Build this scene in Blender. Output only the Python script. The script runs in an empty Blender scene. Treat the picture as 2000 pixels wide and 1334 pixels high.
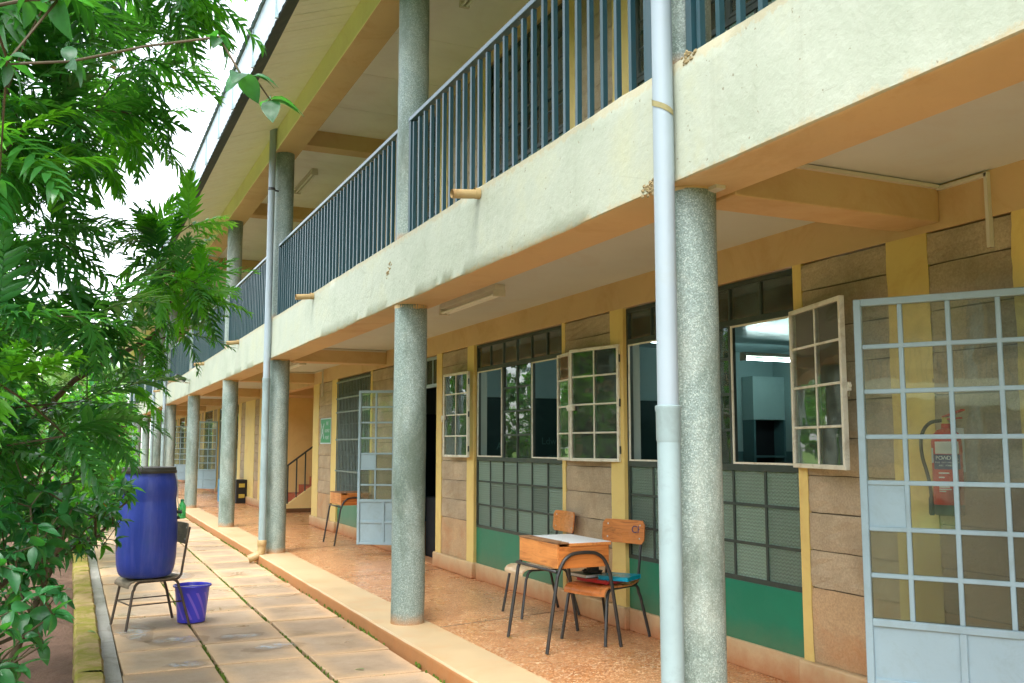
import bpy, math, random
import numpy as np
from mathutils import Vector, Matrix
from math import sin, cos, pi, radians as R
random.seed(7); rng = np.random.default_rng(7)
scene = bpy.context.scene
COL = scene.collection

# ------------------------------------------------------------------ camera, sky, sun, exposure
cam_d = bpy.data.cameras.new('camera'); cam = bpy.data.objects.new('camera', cam_d); COL.objects.link(cam)
cam_d.lens = 33.69; cam_d.sensor_width = 36; cam_d.sensor_fit = 'HORIZONTAL'; cam_d.clip_end = 2000; cam_d.clip_start = .05
YAW, PITCH = .4284, .1078
fw = Vector((sin(YAW)*cos(PITCH), cos(YAW)*cos(PITCH), sin(PITCH)))
cam.location = (-2.448, 0, 1.383); cam.rotation_euler = fw.to_track_quat('-Z', 'Y').to_euler()
scene.camera = cam

SUN_EL, SUN_AZ = R(62), R(-140)          # azimuth from +Y towards +X; the light comes from over the planting
w = bpy.data.worlds.new('World'); scene.world = w; w.use_nodes = True
nt = w.node_tree; nt.nodes.clear()
sky = nt.nodes.new('ShaderNodeTexSky'); sky.sky_type = 'NISHITA'; sky.sun_disc = False
sky.sun_elevation = SUN_EL; sky.sun_rotation = SUN_AZ; sky.dust_density = 1.5; sky.air_density = 1.0
hs = nt.nodes.new('ShaderNodeHueSaturation'); hs.inputs['Saturation'].default_value = .27
bg = nt.nodes.new('ShaderNodeBackground'); bg.inputs[1].default_value = .15
out = nt.nodes.new('ShaderNodeOutputWorld')
nt.links.new(sky.outputs[0], hs.inputs['Color']); nt.links.new(hs.outputs[0], bg.inputs[0]); nt.links.new(bg.outputs[0], out.inputs[0])
sd = bpy.data.lights.new('sun', 'SUN'); sd.energy = .9; sd.angle = R(30); sd.color = (1, .98, .94)
sun = bpy.data.objects.new('sun', sd); COL.objects.link(sun)
sun.rotation_euler = Vector((sin(SUN_AZ)*cos(SUN_EL), cos(SUN_AZ)*cos(SUN_EL), sin(SUN_EL))).to_track_quat('Z', 'Y').to_euler()
vs = scene.view_settings; vs.view_transform = 'Standard'; vs.look = 'None'; vs.exposure = 2.4; vs.gamma = 1; vs.use_curve_mapping = False
cy = scene.cycles
cy.max_bounces = 10; cy.diffuse_bounces = 7; cy.glossy_bounces = 4; cy.transmission_bounces = 4; cy.transparent_max_bounces = 14
cy.use_denoising = True; cy.caustics_reflective = False; cy.caustics_refractive = False; cy.sample_clamp_indirect = 6

# ------------------------------------------------------------------ materials
def S(r, g, b):
    f = lambda c: (c/12.92 if c <= .04045 else ((c+.055)/1.055)**2.4)
    return (f(r/255), f(g/255), f(b/255))
def mul(c, k): return tuple(min(1, x*k) for x in c)
class N:
    def __init__(s, name):
        s.m = bpy.data.materials.new(name); s.m.use_nodes = True; s.t = s.m.node_tree; s.t.nodes.clear()
        s.out = s.n('OutputMaterial'); s.co = s.n('TexCoord')
    def n(s, t, **k):
        x = s.t.nodes.new('ShaderNode'+t)
        for a, b in k.items(): setattr(x, a, b)
        return x
    def l(s, a, b): s.t.links.new(a, b)
    def coord(s, rand=True, scale=(1, 1, 1), kind='Object'):
        mp = s.n('Mapping'); mp.inputs['Scale'].default_value = scale
        s.l(s.co.outputs[kind], mp.inputs['Vector'])
        if rand:
            oi = s.n('ObjectInfo'); m = s.n('Math', operation='MULTIPLY'); m.inputs[1].default_value = 37.
            s.l(oi.outputs['Random'], m.inputs[0]); s.l(m.outputs[0], mp.inputs['Location'])
        return mp.outputs[0]
    def noise(s, v, sc, det=4, rough=.6, dist=0):
        x = s.n('TexNoise'); x.inputs['Scale'].default_value = sc; x.inputs['Detail'].default_value = det
        x.inputs['Roughness'].default_value = rough; x.inputs['Distortion'].default_value = dist
        s.l(v, x.inputs['Vector']); return x.outputs['Fac']
    def vor(s, v, sc, feat='F1', o='Color'):
        x = s.n('TexVoronoi', feature=feat); x.inputs['Scale'].default_value = sc; s.l(v, x.inputs['Vector']); return x.outputs[o]
    def ramp(s, f, *st, interp='LINEAR'):
        x = s.n('ValToRGB'); cr = x.color_ramp; cr.interpolation = interp
        while len(cr.elements) < len(st): cr.elements.new(.5)
        for e, (p, c) in zip(cr.elements, st):
            e.position = p; e.color = (*c, 1) if not isinstance(c, (int, float)) else (c, c, c, 1)
        s.l(f, x.inputs[0]); return x.outputs[0]
    def mix(s, f, a, b, mode='MIX'):
        x = s.n('MixRGB', blend_type=mode)
        for i, q in enumerate((f, a, b)):
            if hasattr(q, 'is_output'): s.l(q, x.inputs[i])
            elif isinstance(q, (int, float)): x.inputs[i].default_value = q if i == 0 else (q, q, q, 1)
            else: x.inputs[i].default_value = (*q, 1)
        return x.outputs[0]
    def math(s, op, a, b=0.):
        x = s.n('Math', operation=op)
        for i, q in enumerate((a, b)):
            if hasattr(q, 'is_output'): s.l(q, x.inputs[i])
            else: x.inputs[i].default_value = q
        return x.outputs[0]
    def sep(s, v):
        x = s.n('SeparateXYZ'); s.l(v, x.inputs[0]); return x.outputs
    def bump(s, h, st=.3, d=.01, nrm=None):
        x = s.n('Bump'); x.inputs['Strength'].default_value = st; x.inputs['Distance'].default_value = d; s.l(h, x.inputs['Height'])
        if nrm is not None: s.l(nrm, x.inputs['Normal'])
        return x.outputs[0]
    def bsdf(s, col, rough=.6, metal=0, spec=.5, nrm=None, **k):
        x = s.n('BsdfPrincipled')
        def put(nm, q):
            i = x.inputs[nm]
            if hasattr(q, 'is_output'): s.l(q, i)
            else: i.default_value = (*q, 1) if isinstance(q, tuple) and len(q) == 3 else q
        put('Base Color', col); put('Roughness', rough); put('Metallic', metal); put('Specular IOR Level', spec)
        for a, b in k.items(): put(a, b)
        if nrm is not None: s.l(nrm, x.inputs['Normal'])
        return x.outputs[0]
    def done(s, sh): s.l(sh, s.out.inputs[0]); return s.m

def paint(name, c, rough=.6, var=.1, sc=2.5, bump=.25, bsc=45, bd=.004, dirt=None, dirt_amt=.5, dirt_sc=1.2, spec=.4, grain=0, rand=True, splash=None, streak=None):
    """painted or plain surface: broad tone variation, fine relief and patches of dirt"""
    n = N(name); v = n.coord(rand)
    f = n.noise(v, sc, 5)
    col = n.ramp(f, (.3, mul(c, 1-var)), (.7, mul(c, 1+var)))
    if grain:
        g = n.noise(v, grain, 2); col = n.mix(.35, col, n.mix(1., col, n.ramp(g, (.3, .55), (.7, 1.35)), 'MULTIPLY'))
    if dirt:
        d = n.ramp(n.noise(v, dirt_sc, 8, .72, .6), (.5, 0.), (.72, dirt_amt))
        col = n.mix(d, col, dirt)
    if streak:
        col = n.mix(n.ramp(n.noise(n.coord(rand, (1, 1, .07)), streak[1], 6, .7), (.5, 0.), (.72, streak[2])), col, streak[0])
    if splash:
        zz = n.math('ADD', n.sep(n.co.outputs['Object'])[2], n.math('MULTIPLY', n.math('SUBTRACT', n.noise(v, 7, 7, .75), .5), splash[1]*1.3))
        col = n.mix(n.ramp(zz, (splash[0]/3., splash[3]), (min(1, (splash[0]+splash[1])/1.), 0.)), col, splash[2])
    h = n.noise(v, bsc, 4, .65); h2 = n.noise(v, bsc*.17, 3)
    nb = n.bump(n.math('ADD', h, n.math('MULTIPLY', h2, 2.)), bump, bd)
    return n.done(n.bsdf(col, n.ramp(f, (.2, min(1, rough*.85)), (.8, min(1, rough*1.15))), 0, spec, nb))

def speckle(name, c0, c1, c2, c3, sc=170, rough=.5, stain=None, base_stain=None, bump=.12, spec=.5, dark=(0, 0, 0), dark_amt=0., soft=.35):
    """terrazzo: small chips of four colours, soft stains"""
    n = N(name); v = n.coord(True)
    a = n.sep(n.vor(v, sc))[0]; b = n.sep(n.vor(v, sc*.75))[1]
    col = n.ramp(a, (0, c0), (.34, c1), (.62, c2), (.86, c3), interp='CONSTANT')
    col2 = n.ramp(b, (0, c1), (.7, c2), (.88, c3), interp='CONSTANT')
    col = n.mix(.3, col, col2); col = n.mix(soft, col, c2)
    if stain: col = n.mix(n.ramp(n.noise(v, 1.1, 7, .7, .5), (.46, 0.), (.74, .55)), col, stain)
    if dark_amt:
        vv = n.coord(True, (1, 1, .45)); col = n.mix(n.ramp(n.noise(vv, 1.9, 8, .75, .4), (.47, 0.), (.66, dark_amt)), col, dark)
    if base_stain:
        z = n.sep(n.co.outputs['Object'])[2]
        zz = n.math('ADD', z, n.math('MULTIPLY', n.noise(v, 9, 4), .12))
        col = n.mix(n.ramp(zz, (.06, .7), (.15, 0.)), col, base_stain)
    return n.done(n.bsdf(col, n.ramp(n.noise(v, 3, 5), (.3, rough*.75), (.7, rough*1.2)), 0, spec, n.bump(a, bump, .002)))

def wood(name, c, dk, rough=.4, along='y', sc=1., stain=None):
    n = N(name); s = {'x': (.8, 9, 9), 'y': (9, .8, 9), 'z': (9, 9, .8)}[along]
    v = n.coord(True, tuple(q*sc for q in s))
    f = n.noise(v, 3.2, 8, .6, 1.6); g = n.noise(n.coord(True), 5, 5)
    col = n.ramp(f, (.28, dk), (.5, c), (.75, mul(c, 1.18)))
    col = n.mix(n.ramp(g, (.35, .0), (.75, .35)), col, dk)
    if stain: col = n.mix(n.ramp(n.noise(n.coord(True), 7, 8, .75, .6), (.58, 0.), (.74, .7)), col, stain)
    return n.done(n.bsdf(col, n.ramp(g, (.3, rough*.8), (.7, rough*1.35)), 0, .5, n.bump(f, .18, .003)))

def glass(name, tint=(.93, .97, .95), k=1.4):
    n = N(name); v = n.coord(True)
    tr = n.n('BsdfTransparent'); tr.inputs[0].default_value = (*tint, 1)
    gl = n.n('BsdfGlossy'); gl.inputs['Roughness'].default_value = .015; gl.inputs['Color'].default_value = (.95, 1, .98, 1)
    n.l(n.bump(n.noise(v, 3, 2), .1, .01), gl.inputs['Normal'])
    lw = n.n('Fresnel'); lw.inputs['IOR'].default_value = 1.52
    mx = n.n('MixShader'); n.l(n.math('MULTIPLY', lw.outputs[0], k), mx.inputs[0])
    n.l(tr.outputs[0], mx.inputs[1]); n.l(gl.outputs[0], mx.inputs[2])
    df = n.bsdf(S(158, 172, 158), .8); m2 = n.n('MixShader')                      # dust on the pane
    n.l(n.ramp(n.noise(v, 6, 6, .7), (.35, .03), (.8, .15)), m2.inputs[0]); n.l(mx.outputs[0], m2.inputs[1]); n.l(df, m2.inputs[2])
    return n.done(m2.outputs[0])
def obscure(name, c, amt=.72, fu=60, fz=290, bs=.6, ro=.32):
    """patterned obscure glass: pressed chevrons that blur what is behind"""
    n = N(name); v = n.coord(False)
    x, y, z = n.sep(v)
    u = n.math('ADD', n.math('ADD', x, y), 0.)
    tri = n.math('PINGPONG', n.math('MULTIPLY', u, float(fu)), 1.)
    wv = n.math('SINE', n.math('ADD', n.math('MULTIPLY', z, float(fz)), n.math('MULTIPLY', tri, 3.4)))
    nb = n.bump(wv, bs, .003)
    oi = n.n('ObjectInfo')
    gl = n.bsdf(n.mix(1., n.ramp(oi.outputs['Random'], (0, .65), (1, 1.3)), n.ramp(wv, (0, mul(c, .75)), (1, mul(c, 1.25))), 'MULTIPLY'), .22, 0, .6, nb)
    tr = n.n('BsdfRefraction'); tr.inputs['Roughness'].default_value = ro; tr.inputs['IOR'].default_value = 1.02; tr.inputs[0].default_value = (.72, .82, .76, 1)
    n.l(nb, tr.inputs['Normal'])
    mx = n.n('MixShader'); mx.inputs[0].default_value = amt; n.l(tr.outputs[0], mx.inputs[1]); n.l(gl, mx.inputs[2])
    return n.done(mx.outputs[0])
def leafmat(name, c, tc, rough=.34, tr=.4, var=.35, spec=.5):
    n = N(name); v = n.coord(True); oi = n.n('ObjectInfo')
    f = n.noise(v, 2.2, 3); rnd = n.math('ADD', n.math('MULTIPLY', oi.outputs['Random'], .45), n.math('MULTIPLY', f, .55))
    col = n.ramp(rnd, (.2, mul(c, 1-var)), (.62, c), (.85, mul(c, 1+var*1.4)))
    tcol = n.mix(1., n.ramp(rnd, (.2, .75), (.8, 1.3)), tc, 'MULTIPLY')
    b = n.bsdf(col, rough, 0, spec, n.bump(n.noise(v, 40, 3), .25, .004))
    t = n.n('BsdfTranslucent'); n.l(tcol, t.inputs[0])
    mx = n.n('MixShader'); mx.inputs[0].default_value = tr; n.l(b, mx.inputs[1]); n.l(t.outputs[0], mx.inputs[2])
    return n.done(mx.outputs[0])
def emit(name, c, e):
    n = N(name); x = n.n('Emission'); x.inputs[0].default_value = (*c, 1); x.inputs[1].default_value = e; return n.done(x.outputs[0])

M = {}
M['cream'] = paint('cream_paint', S(204, 203, 180), .55, .05, 1.2, .45, 30, .006, S(186, 176, 138), .35, 2.2)
M['orange'] = paint('ochre_paint', S(204, 174, 128), .6, .07, 1.3, .3, 30, .005, S(176, 130, 80), .6, 1.6)
M['yellow'] = paint('yellow_paint', S(222, 198, 122), .5, .06, 2, .3, 35, .004, S(196, 152, 92), .5, 2.5)
M['ceil'] = paint('ceiling_paint', S(196, 202, 194), .7, .06, 1.2, .3, 14, .006, S(180, 160, 130), .3, 1)
M['soffit'] = paint('soffit_boards', S(236, 240, 220), .55, .05, 1, .1, 30, .003, S(200, 190, 140), .3, 1)
M['stairpaint'] = paint('stairwell_yellow_paint', S(238, 212, 146), .55, .05, 1.5, .2, 30, .004, S(214, 176, 110), .4, 1.2)
M['ceil_up'] = paint('upper_ceiling_paint', S(242, 244, 238), .7, .05, 1.2, .2, 14, .004, S(206, 196, 170), .3, 1)
M['roofpaint'] = paint('pale_yellow_paint', S(240, 238, 178), .55, .05, 1, .2, 30, .004, S(200, 180, 120), .3, 1.5)
M['stone'] = paint('machine_cut_stone', S(176, 160, 134), .85, .18, 3, .7, 60, .006, S(140, 116, 86), .5, 2.2, .3, 90)
M['stone_low'] = paint('machine_cut_stone_splashed', S(186, 158, 122), .85, .16, 3, .6, 60, .006, S(186, 124, 74), .6, 2.6, .3, 90)
M['mortar'] = paint('mortar_joint', S(122, 108, 88), .9, .15, 8, .4, 60)
M['joint_dirt'] = paint('joint_soil', S(96, 82, 60), .95, .3, 9, .8, 60, .01, S(84, 100, 34), .6, 1.5)
M['green'] = paint('green_gloss_paint', S(6, 120, 92), .34, .09, 2.2, .15, 20, .004, S(60, 128, 104), .4, 3, splash=(.16, .16, S(120, 112, 76), .5))
M['chip'] = paint('broken_plaster_grit', S(150, 134, 98), .95, .3, 30, .9, 90)
M['skirt'] = paint('skirting_plaster', S(200, 174, 134), .7, .12, 3, .4, 40, .005, S(184, 130, 82), .6, 2.4, splash=(.02, .14, S(176, 106, 58), .8))
M['column'] = speckle('grey_terrazzo', S(86, 100, 94), S(120, 138, 132), S(142, 160, 154), S(186, 198, 190), 210, .55, S(176, 176, 160), S(190, 130, 70), .2, .4, S(78, 92, 78), .8, .25)
M['terrazzo'] = speckle('orange_terrazzo', S(126, 74, 42), S(182, 122, 74), S(198, 140, 90), S(248, 222, 180), 115, .3, S(196, 146, 100), None, .05, .5, S(150, 96, 58), .35, .0)
M['border'] = paint('cream_floor_border', S(194, 170, 132), .42, .08, 2.2, .15, 60, .003, S(196, 150, 100), .6, 2, .5)
M['kerbface'] = paint('kerb_face', S(166, 116, 70), .7, .12, 3, .4, 50, .005, S(168, 106, 56), .6, 3)
M['rail'] = paint('blue_grey_steel', S(36, 70, 78), .38, .12, 6, .15, 60, .003, S(50, 66, 70), .5, 6, .5)
M['railtop'] = paint('handrail_steel', S(76, 104, 116), .3, .1, 6, .1, 60, .003, None, 0, 1, .6)
M['frame'] = paint('dark_window_steel', S(52, 64, 60), .45, .15, 8, .25, 60, .003, S(90, 92, 80), .4, 7)
M['grille'] = paint('grey_grille_bars', S(120, 136, 134), .4, .15, 8, .2, 60, .003, S(70, 76, 70), .4, 7)
M['case'] = paint('putty_grey_casement_steel', S(218, 218, 202), .5, .06, 6, .25, 50, .003, S(140, 120, 86), .6, 9)
M['door'] = paint('blue_grey_door_paint', S(144, 170, 180), .42, .06, 3, .2, 40, .003, S(120, 136, 134), .45, 5)
M['glass'] = glass('clear_glass')
M['dusty'] = glass('dusty_glass', (.5, .56, .52), 1.3)
M['obscure'] = obscure('chevron_obscure_glass', S(136, 166, 150), .6)
M['obscured'] = obscure('hammered_obscure_glass', S(150, 146, 116), .25, 150, 700, .22, .2)
M['pvc'] = paint('grey_pvc', S(150, 164, 172), .42, .05, 2, .1, 40, .002, S(150, 160, 158), .6, 3)
M['pvc2'] = paint('weathered_pvc', S(140, 160, 162), .5, .1, 3, .15, 40, .002, S(110, 122, 116), .75, 2.6)
M['pvctan'] = paint('tan_pvc', S(172, 148, 104), .45, .1, 4, .15, 40, .002, S(140, 96, 54), .6, 6)
M['conduit'] = paint('white_trunking', S(206, 202, 186), .5, .05, 4, .05, 40)
M['zinc'] = paint('galvanised_sheet', S(150, 170, 176), .38, .12, 5, .1, 30, .003, S(120, 134, 136), .5, 3, .6)
M['gutter_shade'] = paint('shade_dark_tone', S(60, 70, 74), .6, .15, 4, .2, 40, .003, S(110, 110, 100), .4, 6)  # dark tone that paints in the shade under the gutter
M['black'] = paint('black_tube_steel', S(44, 46, 46), .35, .15, 8, .1, 50, .002, S(86, 70, 54), .5, 9, .5)
M['rusty'] = paint('worn_brown_tube', S(74, 64, 54), .5, .2, 9, .2, 60, .002, S(120, 80, 50), .6, 12)
M['wood'] = wood('orange_wood', S(214, 142, 76), S(168, 94, 42), .36, 'y')
M['woodx'] = wood('orange_wood_side', S(208, 130, 64), S(156, 84, 36), .36, 'x')
M['ply'] = wood('varnished_ply', S(206, 134, 74), S(162, 92, 46), .28, 'y', 1, S(84, 62, 42))
M['plydull'] = wood('weathered_ply', S(128, 116, 98), S(86, 76, 62), .6, 'y')
M['paleply'] = wood('worn_pale_ply', S(216, 192, 158), S(176, 140, 98), .35, 'y')
M['formica'] = paint('white_laminate', S(232, 238, 240), .38, .03, 4, .03, 40, .001, S(190, 190, 186), .25, 4)
M['tray'] = wood('scarred_wood', S(150, 108, 70), S(86, 60, 38), .6, 'y')
M['barrel'] = paint('blue_barrel_plastic', S(46, 66, 158), .4, .2, 3.5, .15, 16, .006, S(36, 78, 142), .7, 2.2, streak=(S(92, 96, 176), 16, .5))
M['lid'] = paint('black_lid_plastic', S(58, 56, 50), .45, .12, 5, .1, 30, .003, S(100, 92, 76), .4, 5)
M['steel'] = paint('screw_steel', S(200, 200, 195), .3, .05, 5, .05, 40)
M['hose'] = paint('black_rubber', S(40, 44, 44), .5, .1, 9, .1, 60)
M['red'] = paint('red_enamel', S(196, 34, 34), .28, .08, 4, .04, 40)
M['label_blue'] = paint('blue_print', S(34, 54, 104), .4, .05, 5, .02, 40)
M['white'] = paint('white_print', S(228, 228, 222), .45, .04, 5, .02, 40)
M['white_part'] = paint('faded_print', S(196, 214, 222), .45, .06, 30, .02, 40)
M['signgreen'] = paint('green_sign_face', S(20, 140, 92), .35, .05, 5, .02, 40)
M['boxblue'] = paint('blue_plastic_case', S(36, 118, 160), .4, .1, 6, .05, 40)
M['boxblack'] = paint('black_speaker_case', S(26, 28, 32), .5, .2, 8, .2, 80)
M['boxyellow'] = paint('yellow_print', S(190, 170, 80), .5, .1, 8, .02, 40)
M['strap'] = paint('olive_cloth_strap', S(140, 132, 92), .8, .2, 20, .2, 80)
M['cyan'] = paint('cyan_folder_plastic', S(16, 156, 188), .25, .08, 6, .05, 30)
M['folder_green'] = paint('dark_green_cover', S(38, 74, 62), .4, .1, 6, .05, 30)
M['folder_red'] = paint('red_cover', S(186, 48, 52), .4, .1, 6, .05, 30)
M['paper'] = paint('paper_edges', S(206, 214, 220), .7, .08, 60, .1, 90)
M['in_wall'] = paint('pale_blue_room_wall', S(150, 178, 178), .6, .05, 2, .15, 30, .004, S(130, 156, 156), .3, 2)
M['jamb'] = paint('grey_jamb_paint', S(150, 164, 156), .6, .06, 3, .2, 30)
M['in_dado'] = paint('blue_grey_dado', S(74, 108, 112), .5, .06, 2, .1, 30)
M['in_ceil'] = paint('glossy_room_ceiling', S(150, 176, 178), .22, .06, 1, .5, 4, .02, None, 0, 1, .8)
M['board'] = paint('dark_green_chalkboard', S(16, 52, 50), .55, .14, 3, .03, 30, .002, S(60, 92, 88), .25, 2.6)
M['chalk'] = paint('chalk', S(64, 100, 94), .9, .1, 60, .1, 60)
M['dark_room'] = paint('unlit_room_wall', S(150, 172, 170), .7, .08, 2, .1, 30)
M['navy'] = paint('navy_cupboard', S(30, 72, 86), .45, .1, 2, .05, 30)
M['step_red'] = paint('red_oxide_step', S(168, 84, 60), .5, .12, 4, .2, 40)
M['dark_base'] = paint('brown_skirting_paint', S(112, 78, 48), .6, .15, 4, .2, 40)
M['soil'] = paint('garden_soil', S(112, 88, 74), .95, .25, 3, .9, 35, .02, S(78, 58, 46), .6, 2, .2, 140)
M['lawn'] = paint('rough_grass_ground', S(104, 134, 62), .95, .3, 1.5, .8, 30, .03, S(120, 96, 66), .5, .6, .2)
M['moss'] = paint('moss', S(84, 106, 34), .95, .35, 9, .9, 120, .006, S(60, 84, 20), .5, 6, .2)
M['bark'] = paint('bark', S(96, 82, 66), .9, .25, 6, .9, 30, .01, S(60, 50, 40), .5, 5, .2)
M['twig'] = paint('green_brown_twig', S(78, 68, 48), .8, .25, 9, .3, 60, .003)
M['leaf'] = leafmat('dark_fern_leaf', S(54, 112, 58), S(104, 190, 50), .28, .4, .6)
M['leaf_young'] = leafmat('young_fern_leaf', S(90, 170, 44), S(124, 200, 40), .35, .5, .2)
M['leaf_broad'] = leafmat('broad_leaf', S(48, 98, 62), S(84, 172, 52), .34, .34, .6)
M['leaf_shrub'] = leafmat('shrub_leaf', S(46, 102, 58), S(78, 170, 46), .28, .34, .5)
M['leaf_bright'] = leafmat('sunlit_hedge_leaf', S(76, 142, 40), S(110, 190, 40), .4, .5, .3)
M['leaf_dry'] = leafmat('dry_leaf', S(150, 128, 50), S(176, 150, 50), .6, .3, .3)
M['leaf_far'] = leafmat('distant_leaf', S(120, 156, 90), S(150, 190, 90), .6, .4, .25)  # paler green, with distance haze mixed into the leaf colour
M['flower'] = leafmat('pink_petal', S(220, 110, 130), S(230, 130, 140), .5, .4, .15)
M['tube_on'] = emit('lit_fluorescent_tube', (.72, 1., .97), 8.)
M['tube_off'] = paint('unlit_fluorescent_tube', S(232, 232, 222), .3, .03, 4, .02, 40)

def green_bottle():
    n = N('green_bottle_plastic')
    t = n.n('BsdfTransparent'); t.inputs[0].default_value = (.5, .97, .66, 1)
    b = n.bsdf(S(30, 190, 110), .12, 0, .6); mx = n.n('MixShader'); mx.inputs[0].default_value = .55
    n.l(t.outputs[0], mx.inputs[1]); n.l(b, mx.inputs[2]); return n.done(mx.outputs[0])
M['bottle'] = green_bottle()
def slab_mat():
    n = N('paving_slab_concrete'); v = n.coord(True)
    c = n.sep(n.co.outputs['Generated'])
    ex = n.math('MINIMUM', c[0], n.math('SUBTRACT', 1., c[0])); ey = n.math('MINIMUM', c[1], n.math('SUBTRACT', 1., c[1]))
    e = n.math('ADD', n.math('MINIMUM', ex, ey), n.math('MULTIPLY', n.math('SUBTRACT', n.noise(v, 3.5, 6, .7), .5), .22))
    f = n.noise(v, 2.4, 6, .7)
    mid = n.ramp(f, (.3, S(150, 130, 106)), (.5, S(172, 150, 124)), (.72, S(186, 166, 142)))
    col = n.mix(n.ramp(e, (.0, .9), (.2, 0.)), mid, S(206, 172, 132))
    col = n.mix(n.ramp(n.noise(v, 1.7, 8, .75, .5), (.54, 0.), (.7, .3)), col, S(126, 100, 74))
    col = n.mix(n.ramp(n.noise(v, 160, 2), (.4, .25), (.65, 0.)), col, S(110, 84, 62))
    oi = n.n('ObjectInfo'); col = n.mix(1., col, n.ramp(oi.outputs['Random'], (0, .78), (1, 1.12)), 'MULTIPLY')
    damp = n.ramp(n.noise(v, 1.3, 5, .6, .3), (.5, .62), (.66, .2))
    return n.done(n.bsdf(col, damp, 0, .5, n.bump(n.noise(v, 110, 4), .3, .003)))
M['slab'] = slab_mat()
def moss_kerb():
    n = N('mossy_kerb_concrete'); v = n.coord(True)
    f = n.noise(v, 3.2, 7, .72, .4)
    col = n.ramp(n.noise(v, 5, 5), (.3, S(140, 116, 76)), (.7, S(176, 152, 108)))
    col = n.mix(n.ramp(f, (.44, 0.), (.56, .85)), col, S(128, 126, 32))
    return n.done(n.bsdf(col, .85, 0, .3, n.bump(n.noise(v, 60, 5), .6, .008)))
M['mosskerb'] = moss_kerb()
M['channel'] = paint('grey_channel_concrete', S(154, 152, 144), .7, .14, 3, .5, 70, .006, S(96, 92, 74), .6, 3, .4, 120)
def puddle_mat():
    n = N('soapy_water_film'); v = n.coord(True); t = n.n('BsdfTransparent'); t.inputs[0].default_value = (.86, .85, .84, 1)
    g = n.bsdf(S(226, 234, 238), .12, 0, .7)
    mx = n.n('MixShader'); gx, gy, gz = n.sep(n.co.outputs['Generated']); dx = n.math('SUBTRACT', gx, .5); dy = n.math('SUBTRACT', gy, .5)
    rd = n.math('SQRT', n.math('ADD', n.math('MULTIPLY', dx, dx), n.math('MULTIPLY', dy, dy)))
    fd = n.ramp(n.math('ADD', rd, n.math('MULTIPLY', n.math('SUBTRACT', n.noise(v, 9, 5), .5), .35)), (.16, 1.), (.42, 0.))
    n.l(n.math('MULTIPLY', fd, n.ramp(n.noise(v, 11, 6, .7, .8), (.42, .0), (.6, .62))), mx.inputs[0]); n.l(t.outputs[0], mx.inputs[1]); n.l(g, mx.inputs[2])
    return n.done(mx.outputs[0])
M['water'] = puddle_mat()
def bucket_mat():
    n = N('violet_bucket_plastic'); v = n.coord(False); x, y, z = n.sep(v)
    ang = n.math('ARCTAN2', y, x)
    s = n.math('SINE', n.math('ADD', n.math('MULTIPLY', ang, 11.), n.math('MULTIPLY', z, 42.)))
    zz = n.math('MULTIPLY', n.math('GREATER_THAN', z, .03), n.math('LESS_THAN', z, .25))
    m = n.math('MULTIPLY', n.ramp(s, (.5, 0.), (.75, 1.)), zz)
    return n.done(n.bsdf(n.mix(m, S(66, 66, 200), S(124, 98, 214)), .3, 0, .5))
M['bucket'] = bucket_mat()

def fascia_mat():
    n = N('weathered_cream_fascia'); v = n.coord(False); x, y, z = n.sep(n.co.outputs['Object'])
    f = n.noise(v, 1.3, 6, .7)
    col = n.ramp(f, (.3, S(160, 168, 148)), (.52, S(174, 180, 162)), (.72, S(180, 182, 152)))
    st = n.noise(n.coord(False, (1, 9, .55)), 1.6, 6, .7)                       # rain streaks run down
    col = n.mix(n.ramp(st, (.54, 0.), (.78, .25)), col, S(142, 142, 118))
    e = n.math('ADD', z, n.math('MULTIPLY', n.math('SUBTRACT', n.noise(v, 16, 6, .75), .5), .16))
    col = n.mix(n.ramp(n.math('SUBTRACT', e, 2.0), (.985, 0.), (1.0, .7)), col, S(176, 166, 134))   # flaking top arris
    col = n.mix(n.ramp(n.math('SUBTRACT', e, 2.0), (.50, .55), (.53, 0.)), col, S(186, 158, 108))
    col = n.mix(n.ramp(n.noise(v, 34, 2, .5), (.71, 0.), (.74, .7)), col, S(120, 108, 84))          # pock marks
    cr = n.vor(n.coord(False, (1, .55, 1.6)), 2.6, 'DISTANCE_TO_EDGE', 'Distance')
    ck = n.math('ADD', cr, n.math('MULTIPLY', n.noise(v, 9, 5), .03))
    hair = n.ramp(ck, (.012, .5), (.02, 0.)); hair = n.math('MULTIPLY', hair, n.ramp(n.noise(v, .9, 3), (.52, 0.), (.6, 1.)))
    col = n.mix(hair, col, S(120, 112, 90))
    h = n.math('ADD', n.noise(v, 26, 5, .65), n.math('MULTIPLY', n.noise(v, 5, 3), 1.6))
    return n.done(n.bsdf(col, .6, 0, .4, n.bump(h, .5, .008)))
M['fascia'] = fascia_mat()
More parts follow.
